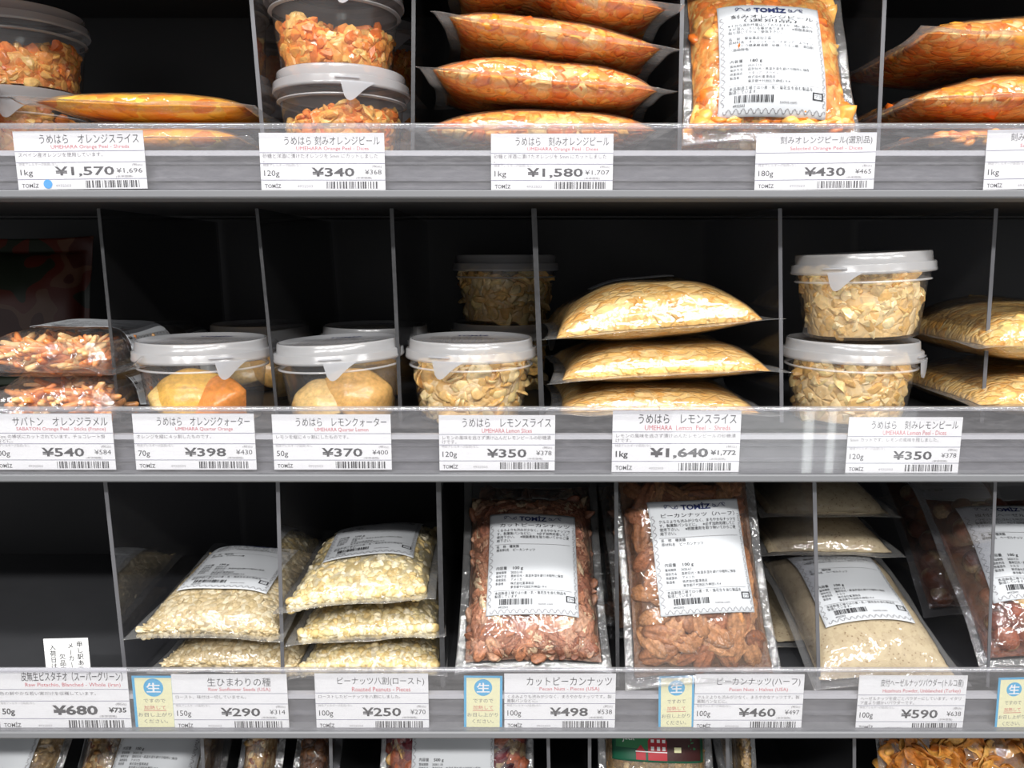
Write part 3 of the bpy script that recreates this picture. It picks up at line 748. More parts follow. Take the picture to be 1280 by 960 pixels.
# --- bags of nuts and seeds with the shop's paper label
def dry_bag(loc, rx, rz, label, name, part, kind, pal, n, size, art, seed, W=0.114, L=0.158, h=0.030, vt=0.72, lab=(0, 0.078, 0), film='film', mat='nut', ry=0, tilt=0.3, sink=0.5, low=0.4, front=0.3, hullmat=None, dark=0.55, top=0.62, bend=None, group=None, fb=0.008, inset=0.0016, var=0.25, extra=None, as_parts=0, on=None, tmin=.03, **kw):
    t = thing(name, label, 'bag', loc, (R(rx), R(ry), R(rz)), group)
    b = Bag(W, L, h, fs=0.007, fb=fb, vt=vt, top=top, pu=3.0, pv=3.2, e=0.55, bend=bend, seed=seed, **kw)
    if on: rest_on(t, b, on)
    rg = np.random.RandomState(seed)
    b.film('film', [M[film], M['seal']], t)
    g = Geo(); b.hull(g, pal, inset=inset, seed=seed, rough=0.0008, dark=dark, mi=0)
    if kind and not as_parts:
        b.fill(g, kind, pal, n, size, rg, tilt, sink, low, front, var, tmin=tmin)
    if extra:
        for k2, p2, n2, s2 in extra: b.fill(g, k2, p2, n2, s2, rg, tilt, sink, low, front)
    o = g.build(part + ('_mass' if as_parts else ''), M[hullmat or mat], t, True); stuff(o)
    if as_parts:
        # pieces large enough to count: one object each, spread so that they hardly overlap
        pts = []
        yc0, yc1 = b.fb, b.L * b.vt; tries = 0
        while len(pts) < as_parts and tries < 6000:
            tries += 1
            q = ((2 * rg.rand() - 1) * (b.W / 2 - b.fs) * 0.9, yc0 + (yc1 - yc0) * (0.03 + 0.93 * rg.rand()))
            if all((q[0] - a) ** 2 + (q[1] - c) ** 2 > (size * (0.70 if kind == 'pecan' else 1.45)) ** 2 for a, c in pts): pts.append(q)
        P = np.array(pts); p = b.p3(P[:, 0], P[:, 1], 1, wr=False); nr = b.normal(P[:, 0], P[:, 1], 1)
        Rm = rot_to(nr, rg, tilt)
        protos = []
        for k, (v, f) in enumerate(TPL[kind]):
            for c in PAL[pal][:4]:
                C = np.repeat(c[None], len(v), 0)
                if kind == 'hazel': C = np.where((v[:, 0] < -0.75)[:, None], np.array(hexc('#b99a70')), C)
                else: C = C * (0.45 + 0.75 * np.clip(v[:, 2] / 0.34, 0, 1))[:, None]  # kernel darker in its groove and low sides: painted shade
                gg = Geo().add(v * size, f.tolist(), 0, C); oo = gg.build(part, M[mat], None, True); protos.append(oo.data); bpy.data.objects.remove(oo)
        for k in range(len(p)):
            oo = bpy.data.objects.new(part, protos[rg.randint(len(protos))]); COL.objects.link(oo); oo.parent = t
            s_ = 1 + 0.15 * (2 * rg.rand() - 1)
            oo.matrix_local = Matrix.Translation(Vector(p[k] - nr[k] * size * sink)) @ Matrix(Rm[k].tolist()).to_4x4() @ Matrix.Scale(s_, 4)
    if art: put_label(b, t, art, *lab)
    return t, b

# ------------------------------------------------------------------ TUBS
TUBW, TUBH = 0.096, 0.059
def tub(loc, label, fill, tab=0.0, tilt=(0, 0, 0), group=None, seed=1, level=0.6, s=1.0, name='plastic_tub', lidart=True):
    t = thing(name, label, 'tub', (loc[0], loc[1], loc[2] + .0005), tuple(R(a) for a in tilt), group)
    r = TUBW / 2 * s; H = TUBH * s
    Rb, Rt = r * 0.80, r * 0.925
    prof = [(Rb * 0.6, 0.0012), (Rb * 0.93, 0.0), (Rb, 0.0012), (Rb + (Rt - Rb) * 0.72, H * 0.645), (Rb + (Rt - Rb) * 0.75, H * 0.66)]
    v, f = lathe(prof, 72, cap0=True); g = Geo().add(v, f, 0)
    band = [(Rb + (Rt - Rb) * 0.75, H * 0.66), (Rt + 0.0010, H * 0.668), (Rt + 0.0010, H * 0.682), (Rt - 0.0002, H * 0.69)]
    v, f = lathe(band, 72); g.add(v, f, 1)
    v, f = lathe([(Rt - 0.0002, H * 0.69), (Rt + 0.0006, H * 0.93)], 72); g.add(v, f, 0)
    g.build('tub_body', [M['tub'], M['tubrim']], t, True)
    lp = [(r * 0.985, H * 0.765), (r, H * 0.772), (r * 1.0, H * 0.80), (r * 0.992, H * 0.806), (r * 0.99, H * 0.872), (r * 0.975, H * 0.885), (r * 0.942, H * 0.888), (r * 0.932, H * 0.985), (r * 0.92, H), (r * 0.90, H), (r * 0.885, H * 0.972), (r * 0.3, H * 0.968), (0.0002, H * 0.968)]

    v, f = lathe(lp, 72); lid = Geo().add(v, f).build('lid', M['lid'], t, True)
    # tear tab hanging from the lid skirt, with the slot line beside it
    a0 = R(-90) + tab; n = 12; pts = []
    for k in range(n + 1):
        q = k / n; drop = H * float(np.interp(q, (0, .04, .12, .22, .34, .44, .6, .8, 1), (.02, .12, .19, .215, .20, .17, .11, .05, .01)))
        pts.append((q, drop))
    v = []
    for dr in (1.012, 1.035):
        for q, d in pts:
            a = a0 + (q - 0.5) * 0.46
            v.append((r * dr * math.cos(a), r * dr * math.sin(a), H * 0.80)); v.append((r * dr * math.cos(a), r * dr * math.sin(a), H * 0.80 - d))
    m_ = 2 * (n + 1); f = []
    for k in range(n):
        f.append((2 * k, 2 * k + 1, 2 * k + 3, 2 * k + 2)); f.append((m_ + 2 * k, m_ + 2 * k + 2, m_ + 2 * k + 3, m_ + 2 * k + 1))
        f.append((2 * k + 1, m_ + 2 * k + 1, m_ + 2 * k + 3, 2 * k + 3)); f.append((2 * k, 2 * k + 2, m_ + 2 * k + 2, m_ + 2 * k))
    for i0, i1 in ((-0.62, 0.05),):
        w = []
        for k in range(9):
            a = a0 + (i0 + (i1 - i0) * k / 8) * 0.5
            for dr in (0.985, 1.02):
                for z in (0.835, 0.85): w.append((r * dr * math.cos(a), r * dr * math.sin(a), H * z))
        b = len(v); v = v + w
        for k in range(8):
            j = b + 4 * k; f += [(j, j + 4, j + 5, j + 1), (j + 2, j + 3, j + 7, j + 6), (j + 1, j + 5, j + 7, j + 3), (j, j + 2, j + 6, j + 4)]
    Geo().add(v, f).build('tear_tab', M['lid'], lid)
    if lidart:
        A = Art(); rr = r * 0.86
        A.text('TOMİZ', -rr * .3, rr * .3, rr * .55, rr * .75, 'navy', .03)
        for k in range(9): A.line_text('原材料名 果皮 砂糖 洋酒 内容量 賞味期限'[: 14 + k % 5], -rr * .75, rr * (.4 - .13 * k), 0.0036, 'greyink')
        put_flat(A, 'lid_print', lid, H * 0.968 + 0.0004, lambda v, l: np.c_[v, np.full(len(v), l)])
    fill(t, r, H, Rb, Rt, np.random.RandomState(seed), level)
    return t

def peel_fill(kind, pal, size, n=420, matk='candied', slope=0.15, part='peel_pieces'):
    def fn(t, r, H, Rb, Rt, rg, level):
        n_ = int(n * .8); g = Geo(); ph = rg.rand(4) * 6.28
        top = lambda a: H * level * (1 + slope * np.sin(a + ph[0]) + 0.12 * np.sin(3 * a + ph[1]) + 0.06 * np.sin(7 * a + ph[2]))
        rad = lambda z: (Rb + (Rt - Rb) * z / (H * 0.7)) * 0.985 - size * 0.30
        nu, nv = 48, 10; v = []
        for j in range(nv):
            q = j / (nv - 1)
            for i in range(nu):
                a = 2 * math.pi * i / nu; z = 0.002 + (top(a) * 0.96 - 0.002) * min(1, q * 1.6) if q < 0.65 else top(a) * 0.96 * (1 - (q - .65) / .35) + (H * level * 1.05) * (q - .65) / .35
                R_ = (rad(z) - size * .06) * (1 if q < 0.62 else max(0.02, 1 - (q - .62) / .38)); v.append((R_ * math.cos(a), R_ * math.sin(a), z))
        v = np.array(v) * 1.0; v[:, :2] *= (1 + 0.012 * np.sin(v[:, [2]] * 900 + np.arctan2(v[:, [1]], v[:, [0]]) * 9)); g.add(v, grid_faces(nu, nv, True), 1, PAL[pal][rg.randint(len(PAL[pal]), size=len(v))] * 0.88)
        k = int(n_ * .9); a = rg.rand(k) * 6.28; z = 0.003 + rg.rand(k) ** 0.9 * (top(a) - 0.003)
        p = np.stack([rad(z) * np.cos(a), rad(z) * np.sin(a), z], 1) * [1, 1, 1]; nr = np.stack([np.cos(a), np.sin(a), np.zeros(k)], 1)
        p -= nr * size * 0.30
        scatter(g, kind, pal, p, nr, size, rg, 0.35, 0.35)
        k = int(n_ * .5); a = rg.rand(k) * 6.28; q = np.sqrt(rg.rand(k)); z = top(a) * q + H * level * 1.05 * (1 - q); rr = rad(z) * q * .9
        scatter(g, kind, pal, np.stack([rr * np.cos(a), rr * np.sin(a), np.minimum(z, H * .82)], 1), np.tile([0, 0, 1.0], (k, 1)), size, rg, 0.6, 0.35)
        stuff(g.build(part, [M['candied'], MOS[pal]], t, kind != 'chip'))
    return fn

def rind(t, name, loc, rot, outer, inner, rad=0.033, half=46, thick=0.0055):
    """quarter of a candied fruit rind: a curved boat-shaped shell"""
    nu, nv = 22, 26; v = []; c = []
    for side in (0, 1):
        for j in range(nv):
            la = R(-82 + 164 * j / (nv - 1))
            for i in range(nu):
                q = -1 + 2 * i / (nu - 1); lo = R(half) * q * (0.25 + 0.75 * math.cos(la) ** 0.5 if math.cos(la) > 0 else 0.2)
                rr = rad if side == 0 else rad - thick * (1 - 0.75 * q ** 6)
                rr *= 1 + 0.012 * math.sin(9 * la + 4 * q)
                v.append((rr * 1.12 * math.sin(la), rr * math.cos(la) * math.sin(lo), rr * math.cos(la) * math.cos(lo)))
                c.append(outer if side == 0 else inner)
    g = Geo(); fo = grid_faces(nu, nv); m = nu * nv
    f = [q for q in fo] + [tuple(k + m for k in q[::-1]) for q in fo]
    rim = [i for i in range(nu)] + [j * nu + nu - 1 for j in range(1, nv)] + [nu * (nv - 1) + i for i in range(nu - 2, -1, -1)] + [j * nu for j in range(nv - 2, 0, -1)]
    f += [(rim[i] + m, rim[(i + 1) % len(rim)] + m, rim[(i + 1) % len(rim)], rim[i]) for i in range(len(rim))]
    o = g.add(v, f, 0, np.array(c)).build(name, M['candied'], t, True)
    o.location = loc; o.rotation_euler = tuple(R(a) for a in rot)
    return o
def quarter_fill(name, sets):
    def fn(t, r, H, Rb, Rt, rg, level):
        for loc, rot, outer, inner, sc in sets:
            o = rind(t, name, loc, rot, np.array(hexc(outer)), np.array(hexc(inner))); o.scale = (sc, sc, sc)
            m = Matrix.LocRotScale(o.location, o.rotation_euler, o.scale); inv = m.inverted()
            for vv in o.data.vertices:                      # soft peel pressed against the tub's floor and wall
                p = m @ vv.co; p.z = max(p.z, .0022); lim = (Rb + (Rt - Rb) * min(1, p.z / (H * .7))) * .965; q = math.hypot(p.x, p.y)
                if q > lim: p.x *= lim / q; p.y *= lim / q
                vv.co = inv @ p
    return fn
# ================================================================== CONTENTS OF THE SHELVES
F1, F2, F3, F4 = FLOORS
def xat(px, py, y): return at(px, py, y).x

# ---- orange shelf: first compartment
TJ = peel_fill('chip', 'orangetub', 0.0088, 330)
tub((-0.385, 0.135, F1), 'clear tub of orange peel under another tub behind the flat orange slice bags', TJ, 0.4, seed=3, level=.68)
tub((-0.382, 0.135, F1 + TUBH + .0005), 'clear tub of orange peel topmost behind the flat orange slice bags', TJ, 2.6, (0, 0, 20), seed=4, level=.55)
tub((-0.412, 0.057, F1), 'clear tub of orange peel cut by the frame beside the orange slice bags', TJ, -1.5, seed=5, level=.62)
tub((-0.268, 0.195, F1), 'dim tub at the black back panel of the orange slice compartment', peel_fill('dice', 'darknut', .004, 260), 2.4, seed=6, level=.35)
t, b = pv = peel_bag((-0.243, 0.010, F1 + .0005), 0.150, 0.10, 0.021, 'flat bag of orange slices lowest, seen through the price holder', 21, 'slice', 'shred', .0110, 220, top=.5, name='orange_slice_bag')
t, b = pv = peel_bag((-0.243, 0.013, F1 + .0225), 0.158, 0.11, 0.021, 'flat bag of orange slices lying on top of another beside the dim tubs', 22, 'slice', 'shred', .0110, 240, ry=1.5, top=.55, name='orange_slice_bag', on=pv)

# ---- orange shelf: tubs of diced peel
G = 'stacked tubs of diced orange peel'
cx = -0.1215
tub((cx + .001, 0.072, F1), 'clear tub of diced orange peel under another tub, with its tear tab to the front', TJ, 0.42, seed=31, level=.50, group=G)
tub((cx - .002, 0.072, F1 + TUBH + .0005), 'clear tub of diced orange peel, upper tub of the front stack beside the dice bags', TJ, 0.42, seed=32, level=.44, group=G)
tub((cx + .006, 0.180, F1), 'dim tub of diced orange peel behind the front tub stack', TJ, 0.6, seed=33, level=.6, group=G)
tub((cx + .007, 0.180, F1 + TUBH + .0005), 'dim tub of diced orange peel, upper one of the rear tub stack', TJ, 0.6, seed=34, level=.6, group=G)

# ---- orange shelf: stack of 1 kg dice bags
G = 'stacked bags of orange dice'
ox = xat(676, 120, .02)
t, b = pv = peel_bag((ox, 0.006, F1 + .0005), .172, .13, .033, 'bag of orange dice at the bottom of the four bag stack, behind the price holder', 41, n=760, group=G, top=.55)
t, b = pv = peel_bag((ox + .002, 0.012, F1 + .0285), .168, .13, .033, 'shiny bag of orange dice, second from the bottom of the four bag stack', 42, n=760, group=G, top=.62, ry=4.5, on=pv)
t, b = pv = peel_bag((ox + .008, 0.016, F1 + .0590), .160, .13, .025, 'slim bag of orange dice under the humped one in the four bag stack', 43, n=760, group=G, top=.62, ry=8, on=pv)
t, b = pv = peel_bag((ox + .010, 0.020, F1 + .0800), .162, .13, .028, 'bag of orange dice bent into a hump on top of the four bag stack', 44, n=760, group=G, top=.62, ry=7, on=pv,
         bend=lambda x, y: 0.013 * np.exp(-((x + .020) / .028) ** 2) - .003)

# ---- orange shelf: upright labelled bag
A = label_art('刻みオレンジピール', ['※十分な選別作業はしておりますが、稀に葉やヘ', 'タが混入している事があります。　※脱酸素剤を', '取り除いてからご使用下さい。'],
              ['名　称　果実果皮加工品', '原材料名　オレンジピール（イタリア、スペイン', '）、ブドウ糖果糖液糖、砂糖、クエン酸、漂白剤', '（亜硫酸塩）'], '180 g', '2020.2.14', 'イタリア、スペイン', sub='（選別品）', seed=5)
t, b = dry_bag((0.170, 0.031, F1 + .001), 63, -3, 'upright zip bag of orange peel with a white label facing the aisle', 'candied_peel_bag', 'peel_pieces', 'chip', 'orangetub', 330, .0125, A, 51,
        W=.116, L=.150, h=.032, vt=.80, lab=(-0.001, .053, R(-1)), film='filmfine', mat='candied', dark=.85, top=.6, tilt=.08, sink=.5)
peel_bag((0.171, 0.125, F1 + .0005), .11, .11, .045, 'bag of orange peel lying behind the upright labelled peel bag', 52, n=300, top=.6)

# ---- orange shelf: large bags at the end
G = 'large orange peel bags beyond the clear divider'
bx = 0.375
t, b = pv = peel_bag((bx, 0.008, F1 + .0005), .235, .16, .022, 'large bag of orange dice lowest of three, behind the last price tag', 61, n=700, size=.006, top=.5, group=G)
t, b = pv = peel_bag((bx - .004, 0.010, F1 + .0225), .240, .16, .033, 'large bag of orange dice in the middle of three, with a pale green print', 62, n=700, size=.0065, top=.6, ry=-2, group=G, on=pv)
A = Art()
for k in range(9): A.stroke([(-.05 + .012 * k, -.006), (-.044 + .012 * k, .006)], .0009, 'greyink')
M['mint'] = plain('pale_green_print', hexc('#a9c7bd'), .4, .4)
put_label(b, t, A, .05, .006, 0, .14, .012, 'mint', 'printed_strip')
t, b = pv = peel_bag((bx - .002, 0.014, F1 + .0550), .232, .16, .034, 'large bag of orange dice topmost of three beside the black compartment back', 63, n=700, size=.0065, top=.62, ry=1.5, group=G, on=pv)

# ---- lemon shelf: orange sticks in trays
def tray_pack(loc, label, seed, rz=0, lab=True):
    t = thing('orange_stick_pack', label, 'pack', loc, (0, 0, R(rz)), 'film wrapped trays of orange sticks')
    b = Bag(.150, .135, .034, fs=.030, fb=.012, vt=.90, top=.75, pu=7, pv=7, e=.5, seed=seed, pinch=.03, wr=.0012, ruff=.010)
    b.film('film', [M['filmfine'], M['film']], t)
    w, l, h = .041, .092, .026
    y0 = .018
    v = [(-w * .92, y0 + .003, .004), (w * .92, y0 + .003, .004), (w * .92, y0 + l - .003, .004), (-w * .92, y0 + l - .003, .004), (-w, y0, h), (w, y0, h), (w, y0 + l, h), (-w, y0 + l, h)]
    v += [(x * 1.05, y0 + l / 2 + (y - y0 - l / 2) * 1.04, h) for x, y, z in v[4:8]]
    Geo().add(v, [(0, 3, 2, 1), (0, 1, 5, 4), (1, 2, 6, 5), (2, 3, 7, 6), (3, 0, 4, 7), (4, 5, 9, 8), (5, 6, 10, 9), (6, 7, 11, 10), (7, 4, 8, 11)]).build('tray', M['tray'], t)
    rg = np.random.RandomState(seed); g = Geo(); k = 230
    p = np.stack([(2 * rg.rand(k) - 1) * .034, y0 + .007 + rg.rand(k) * (l - .014), .007 + .017 * rg.rand(k)], 1)
    p[:70, 1] = y0 + .006 + .004 * rg.rand(70)
    scatter(g, 'stick', 'stickorange', p, np.tile([0, 0, 1.0], (k, 1)), .0078, rg, .35, .25)
    g.box((-.034, y0 + .010, .005), (.034, y0 + l - .008, .020)); g.c.append(np.tile(PAL['stickorange'][3] * .85, (8, 1)))
    stuff(g.build('orange_sticks', M['candied'], t, True))
    if lab: put_label(b, t, label_art('オレンジラメル', ['砂糖漬けオレンジピール'], ['名　称　果実加工品'], '100 g', '2020.3', 'フランス', seed=seed), 0.010, .082, R(0), .084, .066, lift=.0012)
    return t
tx = xat(78, 470, .04)
tray_pack((tx + .003, .006, F2 + .0005), 'film wrapped tray of orange sticks under another such tray', 71, 2)
tray_pack((tx - .002, .010, F2 + .0335), 'film wrapped tray of orange sticks on top, its white label facing up', 72, -1)
# dim pouch behind
t = thing('printed_pouch', 'dim red and green printed pouch standing at the black back panel', 'pouch', (-0.435, .175, F2 + .001), (R(78), 0, R(4)))
b = Bag(.13, .135, .03, seed=75, vt=.9); b.film('pouch_film', [M['shaded_pouch'], M['shaded_pouch']], t)

# ---- lemon shelf: tubs
Y_, O_ = '#f5be58', '#ee8f3c'
OQ = quarter_fill('orange_quarter', [((-.005, -.004, .010), (54, 6, 6), Y_, O_, .86), ((.019, -.006, .004), (58, 34, -20), '#f0953e', O_, .88), ((-.026, -.008, .005), (40, 10, 70), '#f6cf80', O_, .66), ((.000, .012, -.008), (24, 8, -30), Y_, O_, .95)])
L_, K_ = '#e8b468', '#eec88c'
LQ = quarter_fill('lemon_quarter', [((.012, -.004, .010), (60, 36, 8), L_, K_, .82), ((-.010, -.008, .006), (50, -6, -20), '#f0c884', K_, .74), ((-.018, -.006, -.001), (40, 10, 40), L_, K_, .7), ((.012, .010, -.006), (40, 30, 30), L_, K_, .9)])
LS = peel_fill('shred', 'lemontub', .0105, 260, slope=.1)
LD = peel_fill('chip', 'lemontub', .0096, 310, slope=.14)
tub((xat(254, 440, .053), .0535, F2), 'tub of candied orange quarters with a white lid', OQ, .75, (0, 0, 0), seed=81)
tub((xat(428, 440, .053), .0535, F2 + .0012), 'tilted tub of candied lemon quarters with a white lid', LQ, .22, (0, -2.6, 0), seed=82, s=.97)
tub((xat(589, 440, .060), .060, F2), 'tub of lemon slices at the front of its compartment, its tab turned to the front', LS, -.28, seed=83, level=.62)
tub((xat(628, 420, .195), .198, F2), 'dim tub of lemon slices behind, carrying another tub', LS, 1.2, seed=84, level=.6)
tub((xat(632, 400, .195), .198, F2 + TUBH + .0005), 'dim tub of lemon slices standing on the rear tub', LS, 2.2, seed=85, level=.62)
tub((xat(470, 420, .165), .165, F2), 'dim tub behind the tilted lemon quarter tub', LQ, 1.2, seed=86)
tub((xat(322, 420, .19), .200, F2), 'dim tub behind the orange quarter tub', LQ, 1.7, seed=87, s=.97)
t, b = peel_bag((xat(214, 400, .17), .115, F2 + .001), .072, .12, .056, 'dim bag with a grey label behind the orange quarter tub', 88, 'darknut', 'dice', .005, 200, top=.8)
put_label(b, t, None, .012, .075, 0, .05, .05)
G = 'twin tubs of diced lemon peel'
dx = xat(1067, 440, .054)
tub((dx - .002, .0545, F2), 'tub of diced lemon peel carrying a tilted tub, its tab sticking out sideways', LD, .95, (0, 0, 0), seed=91, level=.66, group=G)
tub((dx + .0035, .0545, F2 + TUBH + .002), 'tilted tub of diced lemon peel standing on another tub', LD, -.62, (0, -2.6, 0), seed=92, level=.66, group=G)

# ---- lemon shelf: lemon shred bags
G = 'stacked bags of lemon shreds'
lx = xat(828, 460, .02)
kw = dict(pal='lemon', kind='shred', size=.0085, n=420, hull_pal='lemon', dark=.92, name='lemon_shred_bag', group=G, pinch=.10)
t, b = pv = peel_bag((lx, .010, F2 + .0005), .162, .15, .027, 'bag of lemon shreds at the bottom of three, half behind the price holder', 101, top=.6, **kw)
t, b = pv = peel_bag((lx + .004, .010, F2 + .0330), .166, .15, .029, 'bag of lemon shreds in the middle of the three bag stack', 102, top=.72, ry=-2.5, **kw, on=pv)
t, b = pv = peel_bag((lx - .001, .012, F2 + .0660), .164, .16, .040, 'plump bag of lemon shreds topmost of three with a label strip on top', 103, top=.76, ry=-5, strip=(-.005, .105, R(4)), **kw, on=pv)

# ---- lemon shelf: lemon dice bags at the end
kw = dict(pal='lemon', kind='dice', size=.006, n=520, name='lemon_dice_bag', dark=.8, group='lemon dice bags beyond the last divider')
qx = 0.405
t, b = pv = peel_bag((qx, .010, F2 + .0005), .185, .17, .036, 'bag of lemon dice lying under another beyond the twin tubs', 111, top=.55, **kw)
t, b = pv = peel_bag((qx, .014, F2 + .0350), .180, .17, .046, 'bag of lemon dice lying on top beyond the twin tubs', 112, top=.62, **kw, on=pv)

# ---- nut shelf
sfart = label_art('生ひまわりの種', ['製菓製パンなどに。※必ず加熱処理してご', '使用下さい。※脱酸素剤を取り除いてからご使', '用下さい。'], ['名　称　種実類', '原材料名　ひまわりの種'], '150 g', '2020.3.15', seed=11)
kw = dict(name='sunflower_seed_bag', part='sunflower_seeds', kind='seed', pal='sunflower', n=1900, size=.0080, mat='seed', film='film', dark=.72, tilt=.14, var=.15, front=.3, sink=.26)
t, b = pv = dry_bag((-.2055, .006, F3 + .0005), 2, -3, 'bag of sunflower seeds lying under another bag beside the empty compartment', art=None, seed=121, h=.030, vt=.86, **kw)
t, b = pv = dry_bag((-.2165, .000, F3 + .0330), 3.3, -1.7, 'bag of sunflower seeds on top, its label facing up', art=sfart, seed=122, h=.033, vt=.86, lab=(0, .078, 0), **kw, on=pv)
pnart = label_art('ピーナッツ八割', ['ローストしたピーナッツを八割にしました。製菓', '製パンなどに。※脱酸素剤を取り除いてからご使', '用下さい。'], ['名　称　落花生', '原材料名　落花生'], '100 g', '2020.2.20', '中国', seed=12)
kw = dict(name='peanut_piece_bag', part='peanut_pieces', kind='bit', pal='peanut', n=900, size=.0062, mat='seed', dark=.7, tilt=.4, var=.3, front=.35, sink=.6)
t, b = pv = dry_bag((-.1030, .006, F3 + .0005), 0, 1, 'bag of peanut pieces at the bottom of three, behind the price holder', art=None, seed=131, h=.026, vt=.88, **kw)
t, b = pv = dry_bag((-.1030, .004, F3 + .0265), 0, 2, 'bag of peanut pieces in the middle of three', art=None, seed=132, h=.028, vt=.88, ry=-2, **kw, on=pv)
t, b = pv = dry_bag((-.1085, .000, F3 + .0535), 1, .5, 'bag of peanut pieces topmost of three, its label facing up', art=pnart, seed=133, h=.031, vt=.84, ry=-5, lab=(0.004, .082, R(1)), **kw, on=pv)
pcart = label_art('カットピーカンナッツ', PEN_BODY, ['名　称　種実類', '原材料名　ピーカンナッツ'], '100 g', '2020.5.10', seed=13)
dry_bag((.0155, .018, F3 + .001), 44, 0, 'bag of pecan pieces leaning back with a clear ribbed header and white label', 'pecan_piece_bag', 'pecan_pieces', 'pecanbit', 'pecanbit', 460, .0165, pcart, 141, h=.036, vt=.80, L=.178, lab=(0, .076, R(-1)), film='filmfine', tilt=.14, dark=.5, sink=.36, front=.2, top=.66, inset=.004, tmin=.22)
dry_bag((.020, .092, F3 + .001), 50, 0, 'dim bag of pecan pieces behind the front pecan piece bag', 'pecan_piece_bag', 'pecan_pieces', 'pecanbit', 'pecanbit', 200, .0165, None, 142, h=.03, vt=.78, dark=.5, tilt=.16, sink=.4, inset=.004)
pchart = label_art('ピーカンナッツ（ハーフ）', ['クルミ' + PEN_BODY[0][3:]] + PEN_BODY[1:], ['名　称　種実類', '原材料名　ピーカンナッツ'], '100 g', '2020.4.7', seed=14)
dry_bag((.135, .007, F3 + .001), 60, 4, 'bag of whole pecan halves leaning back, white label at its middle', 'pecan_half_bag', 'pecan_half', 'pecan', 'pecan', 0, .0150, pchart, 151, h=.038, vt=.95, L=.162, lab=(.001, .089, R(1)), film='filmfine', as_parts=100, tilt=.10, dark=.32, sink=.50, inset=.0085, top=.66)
dry_bag((.130, .078, F3 + .001), 62, 2, 'dim bag of pecan halves behind the front pecan half bag', 'pecan_half_bag', 'pecan_half', 'pecan', 'pecan', 0, .0150, None, 152, h=.03, vt=.9, as_parts=30, dark=.5, tilt=.1, sink=.4, inset=.0065)
hzart = label_art('皮付ヘーゼルナッツパウダー', ['ヘーゼルナッツを皮ごとパウダーにしています。', '※脱酸素剤を取り除いてからご使用下さい。'], ['名　称　種実類', '原材料名　ヘーゼルナッツ'], '100 g', '2020.1.13', 'トルコ', seed=15)
kw = dict(name='hazelnut_powder_bag', part='hazelnut_powder', kind=None, pal='peanut', n=0, size=.003, hullmat='powder', inset=.0012)
t, b = pv = dry_bag((.258, .055, F3 + .0005), 2, 3, 'bag of hazelnut powder lying beneath the labelled one', art=None, seed=161, h=.020, vt=.86, **kw)
t, b = pv = dry_bag((.270, .004, F3 + .004), 13, 2, 'bag of speckled hazelnut powder with its label facing up, in front', art=hzart, seed=162, h=.036, vt=.86, lab=(-.002, .080, 0), bend=lambda x, y: .012 * np.clip(y / .1, 0, 1), **kw, on=pv)
t, b = pw = dry_bag((.258, .085, F3 + .058), 4, -2, 'bag of hazelnut powder second in the rear stack beside the pecan halves', art=None, seed=163, h=.028, vt=.86, L=.14, **kw)
dry_bag((.256, .090, F3 + .088), 4, 0, 'bag of hazelnut powder topmost of the rear stack beside the pecan halves', art=None, seed=164, h=.030, vt=.86, L=.14, **kw, on=pw)
hnart = label_art('皮付生ヘーゼルナッツ', ['ノワゼット、はしばみとも呼ばれます。', '製菓製パンなどに。※必ず加熱処理してご使用', '下さい。'], ['名　称　種実類', '原材料名　ヘーゼルナッツ'], '100 g', '2020.3.21', 'トルコ', seed=16)
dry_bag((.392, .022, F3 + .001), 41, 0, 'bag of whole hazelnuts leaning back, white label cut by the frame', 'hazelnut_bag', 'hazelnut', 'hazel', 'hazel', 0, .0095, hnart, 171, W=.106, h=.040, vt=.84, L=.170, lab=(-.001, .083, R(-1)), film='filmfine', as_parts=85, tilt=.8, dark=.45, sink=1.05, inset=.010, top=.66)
dry_bag((.397, .104, F3 + .001), 42, 0, 'bag of whole hazelnuts behind the first, its label peeking above', 'hazelnut_bag', 'hazelnut', 'hazel', 'hazel', 0, .0095, label_art('皮付生ヘーゼルナッツ', ['製菓製パンなどに。'], ['名　称　種実類'], '100 g', '2020.3.21', 'トルコ', seed=17), 172, W=.112, h=.034, vt=.8, L=.165, lab=(.000, .100, 0), film='filmfine', as_parts=40, tilt=.8, dark=.45, sink=1.05, inset=.010)

# out-of-stock card tucked behind the holder
t = thing('notice_card', 'white vertical notice card tucked into the holder before the empty compartment', 'card', at(92, 905, .002), (R(-3), R(-1.5), 0))
cw, ch = .0315, .064
Geo().box((-cw / 2, 0, 0), (cw / 2, .0004, ch)).build('card', M['paper'], t)
A = Art()
for k, (s, dy) in enumerate((('申し訳ありません', 0), ('メーカーで', .001), ('欠品中で', .009), ('入荷日は未定で', .002))):
    for i, chh in enumerate(s):
        em = .0046; x = cw / 2 - .0085 - k * .0064; y = ch - .006 - dy - i * .0046
        if chh == 'ー': A.rect(x + .0019, x + .0023, y - .0006, y + .0032, 'ink')
        else: A.line_text(chh, x, y, em, 'ink', .004)
put_flat(A, 'lettering', t, -.0002, lambda v, l: np.c_[v[:, 0], np.full(len(v), l), v[:, 1]])

